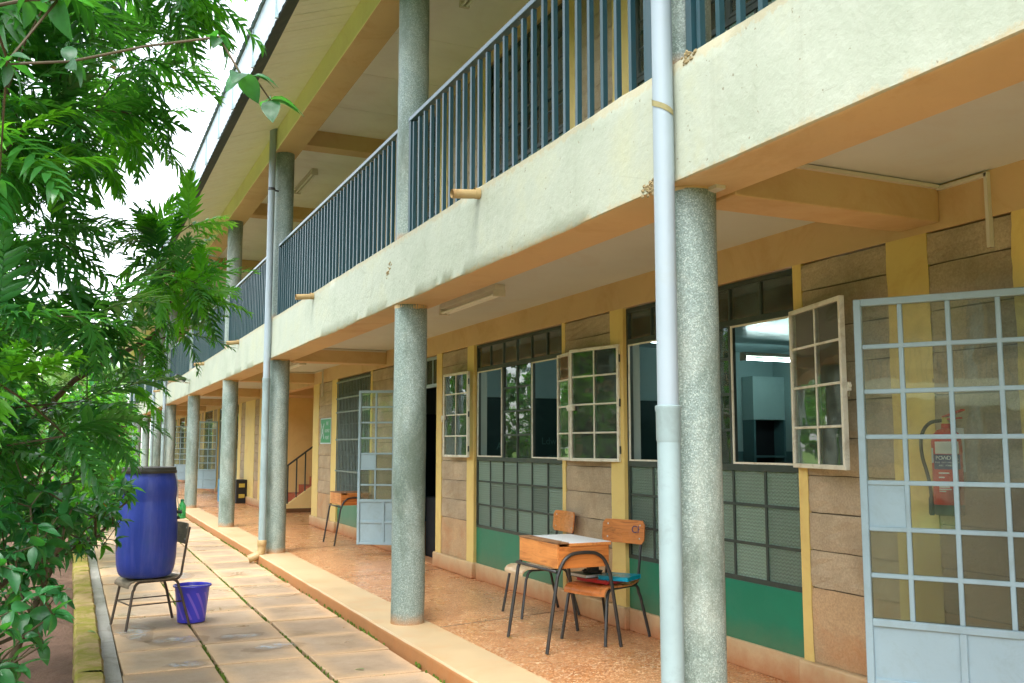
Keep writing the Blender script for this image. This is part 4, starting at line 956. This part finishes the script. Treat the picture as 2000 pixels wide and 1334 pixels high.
def curved_text(s, size, z, m, arc_c=.86, r=.0692):
    # one letter at a time round the tank
    wd = size*.72; n = len(s); 
    for i, chh in enumerate(s):
        a = arc_c-(.5)*0+((i-(n-1)/2)*wd/r)
        if chh == ' ': continue
        ang = a; d = Vector((-cos(ang), -sin(ang), 0)); ta = Vector((sin(ang), -cos(ang), 0))
        txt('lettering', chh, size, m, t, frame_mat(d*r+Vector((0, 0, z)), ta, (0, 0, 1)), ex=.0003)
curved_text('POWDER', .026, .268, 'white', .69); curved_text('FIRE EXTINGUISHER', .0095, .247, 'white', .69); curved_text('ABC POWDER', .0105, .233, 'white', .69)
mb = MB(); 
for z, a0, a1 in ((.195, .1, .8), (.175, .1, .5), (.15, .1, .7), (.14, .1, .9), (.13, .1, .8), (.12, .1, .9), (.11, .1, .55)): g = wrap(z, z+.006, a0, a1, .0686); mb.add(g.v, g.f)
obj('small_print', mb, 'white', t)
mb = MB(); mb.tube([(0, 0, .42), (0, 0, .46)], .017, 12); obj('valve', mb, 'boxyellow', t, smooth=True)
mb = MB(); mb.bar((.01, .02, .462), (-.02, -.12, .492), .02, .008); mb.bar((.01, .02, .448), (-.015, -.10, .455), .02, .008); obj('lever', mb, 'red', t, bev=.002)
mb = MB(); mb.tube(smoothpath([(-.01, .01, .445), (-.03, .07, .44), (-.04, .115, .38), (-.035, .12, .28), (-.03, .095, .2), (-.03, .078, .13), (-.03, .076, .07)], 3), .0085, 10); mb.lathe([(.009, 0), (.013, -.01), (.015, -.08), (.009, -.09)], 12, (-.03, .076, .085)); obj('hose', mb, 'hose', t, smooth=True)
obj('bracket', MB().box(.045, -.03, .38, .084, .03, .41).box(.068, -.03, .2, .084, .03, .379), 'steel', t)
# floodlight on the beam, boxes, speaker
t = thing('floodlight', 'small black floodlight on the gallery beam between far columns', 'floodlight', (-.145, 22.2, 2.80)); obj('bracket', MB().box(-.10, -.02, -.06, 0, .02, -.03), 'conduit', t); obj('head', MB().box(-.32, -.17, -.09, -.08, .17, -.01).xf(Matrix.Rotation(R(28), 4, 'Y')), 'hose', t, bev=.01); obj('lens', MB().box(-.30, -.15, -.097, -.10, .15, -.091).xf(Matrix.Rotation(R(28), 4, 'Y')), 'white_part', t)
t = thing('speaker', 'blue speaker case standing behind the fourth column', 'speaker', (1.10, 24.45, 0), R(10)); obj('case', MB().box(-.17, -.15, 0, .13, .35, .56), 'boxblue', t, bev=.015)
for z in (.15, .40): mb = MB(); mb.lathe([(.085, 0), (.09, .012), (.06, .014), (.055, .004), (0, .002)], 20); mb.xf(Matrix.Translation((-.02, -.15, z)) @ Matrix.Rotation(pi/2, 4, 'X')); obj('driver', mb, 'in_wall', t, smooth=True)
t = thing('speaker', 'black speaker case with yellow panels beside the blue one', 'speaker', (1.285, 23.9, 0), R(4)); obj('case', MB().box(-.13, -.15, 0, .13, .3, .56), 'boxblack', t, bev=.015)
for z in (.13, .38): obj('panel', MB().box(-.07, -.156, z, .07, -.149, z+.09), 'boxyellow', t)
t = thing('speaker', 'large black loudspeaker standing inside the dark doorway', 'speaker', (1.86, 11.35, 0), 0); obj('case', MB().box(-.22, -.22, 0, .22, .22, .74), 'boxblack', t, bev=.02)
for nm_, a in (('x', pi/2),):
    mb = MB(); mb.lathe([(.13, 0), (.138, .012), (.128, .016), (.10, .004), (0, .002)], 28); mb.xf(Matrix.Translation((-.02, -.221, .40)) @ Matrix.Rotation(pi/2, 4, 'X')); obj('woofer', mb, 'navy', t, smooth=True)
obj('lamp_dot', MB().box(-.11, -.226, .60, -.09, -.22, .615), 'white', t)

# ------------------------------------------------------------------ planting
CAMP = np.array(cam.location); RT = np.array((cos(YAW), -sin(YAW), 0)); FWv = np.array(fw); UPv = np.cross(RT, FWv)
def size_in_view(p, L):
    """how large a piece of length L at p shows from the photograph's place; 0 outside the frame (only ranks which pieces get objects of their own)"""
    q = np.asarray(p)-CAMP; d = q @ FWv
    if d < .3: return 0
    x, y = q @ RT/d, q @ UPv/d
    return L/d if abs(x) < .56 and abs(y) < .38 else 0
def leaflet(P, F, o, ax, side, nrm, L, wd, droop, seg=3, fold=.25, wav=0.):
    """narrow folded leaflet from o along ax"""
    b = len(P); ax, side, nrm = map(np.asarray, (ax, side, nrm))
    for i in range(seg+1):
        t = i/seg; w_ = wd*math.sin(pi*min(1, .12+.88*t)**.75)*(1 if i < seg else .05)
        c = o+ax*L*t-nrm*droop*L*t*t
        P += [c-side*w_+nrm*fold*w_+nrm*wav*sin(t*9), c, c+side*w_+nrm*fold*w_-nrm*wav*sin(t*9)]
    for i in range(seg):
        k = b+3*i; F += [(k, k+1, k+4, k+3), (k+1, k+2, k+5, k+4)]
def fern_frond(seed, npair=11, droop=.28, wd=.062, spread=62):
    """pinnate frond of unit length along +Y, upper side +Z"""
    r = np.random.default_rng(seed); P, F = [], []
    def rach(t): return np.array((.03*sin(3*t+seed), t, -droop*t*t+.06*t))
    pts = [rach(t) for t in np.linspace(0, 1, 8)]
    for i, p in enumerate(pts):
        w_ = .008*(1-.75*i/7); P += [p+np.array((-w_, 0, .003)), p+np.array((w_, 0, .003)), p+np.array((0, 0, -w_))]
    for i in range(7):
        k = 3*i; F += [(k, k+1, k+4, k+3), (k+1, k+2, k+5, k+4), (k+2, k, k+3, k+5)]
    for i in range(npair):
        t = .16+.82*i/(npair-1); L = .40*math.sin(pi*(.18+.70*t))*(1-.25*t)+.03
        for s in (-1, 1):
            a = R(spread-26*t+r.normal(0, 6)); el = R(r.normal(4, 10))
            ax = np.array((s*sin(a)*cos(el), cos(a)*cos(el), sin(el))); side = np.array((cos(a)*-s, sin(a), 0))*-s
            side = np.array((cos(a), -s*sin(a), 0)); nrm = np.cross(ax, side); nrm = nrm if nrm[2] > 0 else -nrm
            leaflet(P, F, rach(t+.01*s), ax, side, nrm, L*r.uniform(.85, 1.1), wd*r.uniform(.3, .42)+.006, r.uniform(.15, .6), 3, .3, r.uniform(0, .012))
    leaflet(P, F, rach(1), np.array((0, .95, -.3)), np.array((1., 0, 0)), np.array((0, .3, .95)), .14, .02, .2)
    return np.array(P), F
def ovate(seed, wd=.30, tip=.12, seg=6, curl=.25, fold=.22, wav=.012):
    """single leaf of unit length along +Y with a short stalk"""
    r = np.random.default_rng(seed); P, F = [], []
    P += [np.array((-.008, -.18, .01)), np.array((.008, -.18, .01)), np.array((-.008, 0, 0)), np.array((.008, 0, 0))]; F.append((0, 1, 3, 2)); b = 4
    for i in range(seg+1):
        t = i/seg; w_ = wd*(math.sin(pi*t**.72)**.85 if 0 < t < 1 else .0)+.004; z = .05*sin(pi*t)-curl*t*t
        P += [np.array((s*w_, t, z+fold*abs(s)*w_+wav*sin(t*14+s*2+seed))) for s in (-1, -.5, 0, .5, 1)]
    for i in range(seg):
        for j in range(4): k = b+5*i+j; F.append((k, k+1, k+6, k+5))
    return np.array(P), F
def np_mesh(name, P, F, m, smooth=True):
    me = bpy.data.meshes.new(name); me.from_pydata([tuple(p) for p in P], [], F); me.materials.append(M[m])
    if smooth: me.polygons.foreach_set('use_smooth', [True]*len(me.polygons))
    return me
def big_mesh(name, parts, m):
    """parts: list of (P (n,3), F) joined into one mesh"""
    V, Fc = [], []; n = 0
    for P, F in parts: V.append(P); Fc.append([tuple(i+n for i in f) for f in F]); n += len(P)
    V = np.concatenate(V); faces = [f for g in Fc for f in g]
    me = bpy.data.meshes.new(name); me.from_pydata(V.tolist(), [], faces); me.materials.append(M[m]); me.polygons.foreach_set('use_smooth', [True]*len(me.polygons)); return me
def basis(d, up=(0, 0, 1), roll=0.):
    """matrix whose +Y is d and +Z as near up as it goes"""
    d = Vector(d).normalized(); u = Vector(up); x = d.cross(u)
    x = x.normalized() if x.length > 1e-4 else Vector((1, 0, 0)); z = x.cross(d)
    m = Matrix((x, d, z)).transposed()
    return m @ Matrix.Rotation(roll, 3, 'Y')
def skeleton(trunk, tips, step=.22, r_tip=.0026, sag=.0, seed=0):
    """branches from a trunk polyline to every tip; returns a tube mesh builder and each tip's arriving direction"""
    r = random.Random(seed); nodes = [Vector(p) for p in trunk]; par = [-1]+list(range(len(trunk)-1)); tipn = []; origin = nodes[0]
    order = sorted(range(len(tips)), key=lambda i: min((Vector(tips[i])-n).length for n in nodes[:len(trunk)]))
    dirs = {}
    for i in order:
        t = Vector(tips[i]); best = min(range(1, len(nodes)), key=lambda k: (nodes[k]-t).length+.35*max(0, nodes[k].z-t.z+.1)*2); a = nodes[best]; L = (t-a).length
        n = max(1, int(L/step)); prev = best
        bow = Vector((r.gauss(0, .08), r.gauss(0, .08), .12))*L
        for k in range(1, n+1):
            f = k/n; p = a.lerp(t, f)+bow*f*(1-f); nodes.append(p); par.append(prev); prev = len(nodes)-1
        tipn.append(prev); dirs[i] = (nodes[prev]-nodes[par[prev]]).normalized()
    area = [0.]*len(nodes)
    for k in tipn: area[k] += r_tip**2
    for k in range(len(nodes)-1, 0, -1):
        if area[k] == 0: area[k] = r_tip**2
        area[par[k]] += area[k]*.9
    rad = [min(.16, math.sqrt(q)) for q in area]; kids = {}
    for k in range(1, len(nodes)): kids.setdefault(par[k], []).append(k)
    tmb, bmb = MB(), MB(); T = len(trunk); base = max(rad[0], .03)
    tmb.tube([nodes[i] for i in range(T)], [max(rad[i], base*(1-.75*i/T)) for i in range(T)], 9)
    done = set()
    for k in range(T, len(nodes)):
        if k in done: continue
        ch = [par[k], k]; done.add(k)
        while True:
            q = [c for c in kids.get(ch[-1], []) if c not in done]
            if not q: break
            c = max(q, key=lambda c: rad[c]); ch.append(c); done.add(c)
        bmb.tube([nodes[c] for c in ch], [min(rad[ch[1]], rad[c]) for c in ch], 5 if rad[k] < .012 else 7)
    return tmb, bmb, dirs
def in_ell(n, ells, r, shell=.0):
    out = []; wts = np.array([e[1][0]*e[1][1]*e[1][2]*e[2] for e in ells]); wts /= wts.sum()
    while len(out) < n:
        c, rad, _ = ells[r.choice(len(ells), p=wts)]; u = r.normal(0, 1, 3); u /= np.linalg.norm(u)
        out.append(tuple(np.array(c)+u*np.array(rad)*(r.uniform(shell, 1)**(1/3))))
    return out
def plant(name, label, cat, base, trunk, tips, kinds, per_tip, size, seed, part, limit=300, group=None, mats=('bark', 'twig'), open_=(25, 80), droop=.35, rnd=.25, extra=None):
    """kinds: list of (variants [(P, F)], material, weight). The pieces that show largest become parts, the rest one foliage part"""
    r = np.random.default_rng(seed); t = thing(name, label, cat, base, 0, group); bx_ = np.array(base)
    tmb, bmb, dirs = skeleton([np.array(p)-bx_ for p in trunk], [np.array(p)-bx_ for p in tips], seed=seed)
    obj('trunk', tmb, mats[0], t, smooth=True); obj('branch', bmb, mats[1], t, smooth=True)
    items = []; wts = np.array([k[2] for k in kinds], float); main = np.where(wts > .15*(len(kinds) > 1), wts, 0); main /= main.sum(); wts /= wts.sum()
    for i, p in enumerate(tips):
        d = dirs[i]; n = r.integers(per_tip[0], per_tip[1]+1); a0 = r.uniform(0, 6.3); kk = r.choice(len(kinds), p=main)
        x = d.orthogonal().normalized(); y = d.cross(x)
        for k in range(n):
            az = a0+k*2.39996+r.normal(0, .25); el = R(r.uniform(*open_))
            f = d*cos(el)+(x*cos(az)+y*sin(az))*sin(el); f = (f+Vector((0, 0, -droop*r.uniform(.3, 1.3)))).normalized()
            back = Vector(p)-d*(.05*k*size[0]*.8)
            k2 = kk if r.random() < .85 else r.choice(len(kinds), p=wts)
            items.append((np.array(back), f, r.normal(0, rnd), r.uniform(*size), k2, r.integers(len(kinds[k2][0]))))
    if extra: items += extra
    rank = sorted(range(len(items)), key=lambda i: -size_in_view(items[i][0], items[i][3])); own = set(i for i in rank[:limit] if size_in_view(items[i][0], items[i][3]) > 0)
    meshes = {}; rest = {}
    for i, (p, f, ro, sc, k, v) in enumerate(items):
        m3 = basis(f, (0, 0, 1), ro); m4 = m3.to_4x4(); loc = Vector(p-bx_)
        P, F = kinds[k][0][v]
        if i in own:
            if (k, v) not in meshes: meshes[(k, v)] = np_mesh(part, P, F, kinds[k][1])
            o = link(part, meshes[(k, v)], t); o.matrix_local = Matrix.Translation(loc) @ m4 @ Matrix.Scale(sc, 4)
        else: rest.setdefault(k, []).append(((P*sc) @ np.array(m3).T+np.array(loc), F))
    for k, L in rest.items():
        o = link('foliage', big_mesh('foliage', L, kinds[k][1]), t); o['kind'] = 'stuff'
    return t
FR = [fern_frond(s, 11, q, w_, sp) for s, q, w_, sp in ((1, .25, .074, 62), (2, .4, .082, 58), (3, .15, .07, 66), (4, .5, .078, 55))]
FRY = [fern_frond(s, 11, .12, .085, 50) for s in (5, 6)]
OV = [ovate(s, w_, .1, 6, c_, f_) for s, w_, c_, f_ in ((1, .30, .25, .2), (2, .27, .4, .3), (3, .33, .15, .12), (4, .29, .5, .25))]
OVN = [ovate(s, w_, .1, 5, c_, f_) for s, w_, c_, f_ in ((5, .20, .3, .3), (6, .18, .5, .35), (7, .22, .2, .2))]
OVS = [ovate(s, w_, .1, 3, c_, f_) for s, w_, c_, f_ in ((8, .26, .3, .3), (9, .24, .5, .35), (10, .28, .1, .2))]
r = np.random.default_rng(5)
# fern-leaved tree leaning over the path
ells = [((-2.78, 6.0, 4.25), (.92, 1.9, 1.25), 1.), ((-3.0, 5.7, 2.95), (.56, 1.5, .7), 1.2), ((-2.74, 5.6, 1.80), (.52, 1.3, .5), 1.5), ((-3.6, 6.2, 3.8), (.6, 1.4, 1.4), .25), ((-2.75, 5.0, 3.5), (.45, .9, .7), 1.)]
tips = in_ell(205, ells, r, .15)
plant('fern_leaved_tree', 'dark green tree with drooping fern-like leaves leaning over the path', 'tree', (-3.35, 6.1, -.13), [(-3.35, 6.1, -.13), (-3.32, 6.08, .8), (-3.25, 6.05, 1.7), (-3.2, 6.0, 2.6), (-3.1, 6.0, 3.5), (-2.95, 6.0, 4.4), (-2.85, 6.0, 5.1)],
      tips, [(FR, 'leaf', 1.), (FRY, 'leaf_young', .16), (FR, 'leaf_dry', .02)], (4, 6), (.28, .50), 1, 'frond')
tips = in_ell(26, [((-1.86, 6.5, 2.45), (.22, .45, .40), 1.), ((-2.06, 6.6, 1.95), (.14, .3, .2), 1.)], r, .2)
plant('fern_leaved_sapling', 'young fern-leaved tree with yellow-green fronds on top in front of the railings', 'tree', (-3.05, 6.9, -.13), [(-3.05, 6.9, -.13), (-3.0, 6.9, .7), (-2.8, 6.85, 1.4), (-2.45, 6.75, 1.8), (-1.98, 6.6, 2.1), (-1.85, 6.5, 2.5)],
      tips, [(FR, 'leaf', 1.), (FRY, 'leaf_young', .9)], (4, 6), (.24, .36), 2, 'frond', droop=.15)
# broad-leaved tree close overhead
tips = in_ell(75, [((-2.62, 3.0, 2.74), (.34, .6, .42), 1.), ((-3.3, 2.9, 3.2), (.6, .9, .6), .6), ((-2.62, 3.4, 2.3), (.2, .4, .2), .4)], r, .0)+[(-1.93, 3.3, 2.66), (-1.86, 3.35, 2.60), (-2.05, 3.3, 2.78), (-1.98, 3.25, 2.64)]
plant('broad_leaved_tree', 'tree with large round leaves hanging into the top corner', 'tree', (-3.9, 2.6, -.13), [(-3.9, 2.6, -.13), (-3.88, 2.6, .9), (-3.8, 2.65, 1.9), (-3.6, 2.75, 2.7), (-3.3, 2.85, 3.2), (-2.9, 3.0, 3.4)],
      tips, [(OV, 'leaf_broad', 1.), (OVN, 'leaf_shrub', .7), (OV, 'leaf_dry', .12)], (3, 5), (.06, .125), 3, 'leaf', open_=(40, 95), droop=.5, rnd=.6)
# leafy shrubs along the bed
for i, (bx0, by0, ell, n, lab, sz) in enumerate([
    ((-2.85, 5.0, -.13), None, [((-2.75, 4.9, .72), (.38, .6, .45), 1.), ((-2.62, 5.3, .95), (.3, .5, .25), .8)], 120, 'low leafy shrub in the bed nearest the camera', (.07, .12)),
    ((-2.72, 7.3, -.13), None, [((-2.55, 7.2, .82), (.42, .55, .32), 1.), ((-2.7, 7.4, .4), (.3, .4, .3), .4)], 110, 'glossy shrub reaching over the kerb towards the blue barrel', (.07, .11)),
    ((-2.9, 10.5, -.13), None, [((-2.75, 10.5, .95), (.5, 1.1, .65), 1.)], 150, 'bright green shrub behind the blue barrel', (.07, .11)),
    ((-3.0, 14.0, -.13), None, [((-2.85, 14.0, 1.3), (.55, 1.6, 1.1), 1.)], 190, 'tall bright shrub along the far part of the bed', (.08, .12))]) if False else []: pass
def shrub(base, ell, n, lab, sz, seed, mat_w, limit=300, ov=None, per=(4, 6)):
    tips = in_ell(n, ell, r, .1); c = np.mean([e[0] for e in ell], axis=0); b = np.array(base)
    plant('shrub', lab, 'shrub', base, [base, tuple(b*.6+c*.4), tuple(b*.25+c*.75)], tips, [(ov or OVN, m, w_) for m, w_ in mat_w], per, sz, seed, 'leaf', limit, 'shrubs in the planting bed', ('twig', 'twig'), (30, 95), .45, .5)
shrub((-2.85, 5.0, -.13), [((-2.80, 4.9, .68), (.36, .6, .44), 1.), ((-2.66, 5.3, .95), (.32, .5, .24), 1.), ((-2.72, 5.9, 1.25), (.34, .5, .3), 1.)], 250, 'low leafy shrub in the bed nearest the camera', (.055, .115), 11, [('leaf_shrub', 1.), ('leaf_dry', .03)], ov=OV+OVN)
shrub((-2.78, 7.4, -.13), [((-2.45, 7.3, .84), (.36, .6, .24), 1.), ((-2.75, 7.4, .5), (.3, .4, .3), .4), ((-2.16, 7.7, 1.02), (.16, .35, .14), 1.6)], 150, 'glossy shrub reaching over the kerb towards the blue barrel', (.07, .11), 12, [('leaf_shrub', 1.), ('leaf_bright', .3), ('leaf_dry', .03)])
shrub((-2.95, 10.5, -.13), [((-2.45, 10.5, .95), (.5, 1.1, .65), 1.), ((-2.7, 9.2, 1.2), (.4, .8, .5), .6)], 290, 'bright green shrub behind the blue barrel', (.07, .11), 13, [('leaf_bright', 1.), ('leaf_shrub', .5), ('flower', .03)], ov=OVS)
shrub((-3.1, 14.0, -.13), [((-2.2, 14.0, 1.2), (.6, 1.7, 1.1), 1.)], 320, 'tall bright shrub along the far part of the bed', (.08, .13), 14, [('leaf_bright', 1.), ('leaf_shrub', .4), ('flower', .03)], ov=OVS)
shrub((-3.1, 19.0, -.13), [((-1.95, 19.5, 1.4), (.65, 2.6, 1.35), 1.)], 320, 'farthest shrub in the bed below the pale sky gap', (.09, .14), 15, [('leaf_bright', 1.), ('leaf_shrub', .5), ('flower', .03)], ov=OVS)
# trees beyond the bed, seen through the gaps
def far_tree(base, h, rad, n, lab, seed, m, sz, trunk_r=1):
    b = np.array(base); tips = in_ell(n, [((b[0], b[1], h*.62), (rad, rad, h*.36), 1.), ((b[0]+rad*.4, b[1], h*.45), (rad*.8, rad*.8, h*.2), .6)], r, .3)
    plant('background_tree', lab, 'tree', base, [base, (b[0]+.1, b[1], h*.3), (b[0], b[1]+.1, h*.55), (b[0], b[1], h*.75)], tips, [(OVS, q, w_) for q, w_ in m], (9, 12), sz, seed, 'leaf', 0, 'trees beyond the planting bed', ('bark', 'bark'), (20, 100), .3, .6)
far_tree((-5.2, 11.5, -.2), 5.4, 1.7, 170, 'bright green tree behind the dark fern-leaved tree', 21, [('leaf_bright', 1.), ('leaf_shrub', .4)], (.14, .24))
far_tree((-5.6, 19.0, -.2), 6.2, 2.1, 190, 'broad bright tree farther back behind the shrubs', 22, [('leaf_bright', 1.), ('leaf_shrub', .5)], (.18, .3))
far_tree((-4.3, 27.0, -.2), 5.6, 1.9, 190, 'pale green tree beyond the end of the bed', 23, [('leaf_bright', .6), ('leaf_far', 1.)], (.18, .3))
for k_, (x_, y_, lab_) in enumerate(((-5.6, 6.5, 'bushy green tree beyond the bed nearest the camera side'), (-6.4, 15.0, 'bushy green tree in the second row beyond the bed'), (-5.0, 23.0, 'bushy green tree behind the farther shrubs of the bed'), (-4.6, 33.0, 'bushy green tree near the far end of the building'), (-7.5, 27.0, 'bushy green tree set back towards the opposite block'), (-4.2, 42.0, 'bushy green tree just past the last column'))):
    far_tree((x_, y_, -.2), 3.6, 1.7, 150, lab_, 40+k_, [('leaf_bright', 1.), ('leaf_shrub', .8)], (.16, .26))
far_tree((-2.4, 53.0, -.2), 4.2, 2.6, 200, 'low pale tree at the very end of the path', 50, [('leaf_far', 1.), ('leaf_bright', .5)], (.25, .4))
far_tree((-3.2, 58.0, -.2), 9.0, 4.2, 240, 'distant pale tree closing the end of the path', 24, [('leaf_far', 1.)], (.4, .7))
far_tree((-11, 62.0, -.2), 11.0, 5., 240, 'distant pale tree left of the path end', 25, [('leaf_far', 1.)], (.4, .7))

# the block across the yard that the panes mirror
Q = thing('opposite_building', 'cream two storey block across the yard mirrored in the door panes', 'building', (-17, 0, -.2))
obj('wall', MB().box(-6, -34, 0, -1.9, 46, 6.0), 'orange', Q); obj('front_beam', MB().box(-.2, -34, 2.55, .2, 46, 3.15), 'cream', Q); obj('gallery_floor', MB().box(-1.9, -34, 2.8, -.2, 46, 3.0), 'ceil', Q)
obj('roof', MB().prism([(1.0, 5.7), (-3.5, 7.0), (-7, 5.7), (-7, 5.5), (1.0, 5.5)], -34, 46).xf(Matrix(((1, 0, 0, 0), (0, 0, 1, 0), (0, 1, 0, 0), (0, 0, 0, 1)))), 'zinc', Q)
qc = MB().lathe([(.15, 0), (.15, 5.5)], 16).mesh('column', 'column', True); mb = MB(); mw = MB(); qb = MB()
for k in range(18): link('column', qc, Q, (0, -33+k*4.4, 0))
qr = obj('railing', MB().box(-.03, -33, 4.1, .03, 45, 4.14), 'railtop', Q)
for k in range(480): qb.box(-.012, -33+k*.1625, 3.15, .012, -32.975+k*.1625, 4.1)
tag(obj('baluster_run', qb, 'rail', qr), kind='stuff')
for k in range(18):
    for z in (.9, 3.9): wq = obj('window', MB().box(-1.9, -32+k*4.4, z, -1.86, -29.9+k*4.4, z+1.5), 'frame', Q)

# leaves that have dropped on the ground
for (x_, y_, z_, m_, sc_, lab_) in ((-.62, 6.36, -.098, 'leaf_far', .075, 'pale fallen leaf on the slab nearest the camera beside the step'), (.47, 6.43, .004, 'leaf_dry', .05, 'yellow green fallen leaf at the foot of the desk'), (-.36, 7.83, -.098, 'leaf_dry', .04, 'small brown fallen leaf on the right slab row against the step'), (-2.28, 8.15, -.030, 'leaf_far', .07, 'pale fallen leaf on the mossy kerb'), (-.55, 9.6, -.098, 'leaf_dry', .05, 'dry fallen leaf on the right slab row beyond the second column'), (-1.15, 9.2, -.098, 'leaf_dry', .045, 'dry fallen leaf on the middle slab row behind the bucket')):
    P_, F_ = OVN[0]; lf = link('fallen_leaf', np_mesh('fallen_leaf', P_, F_, m_), None, (x_, y_, z_+.006), (random.gauss(0, .1), random.gauss(.1, .1), random.uniform(0, 6))); lf.scale = (sc_, sc_, sc_*.6)
    tag(lf, lab_, 'leaf', 'fallen leaves on the ground')
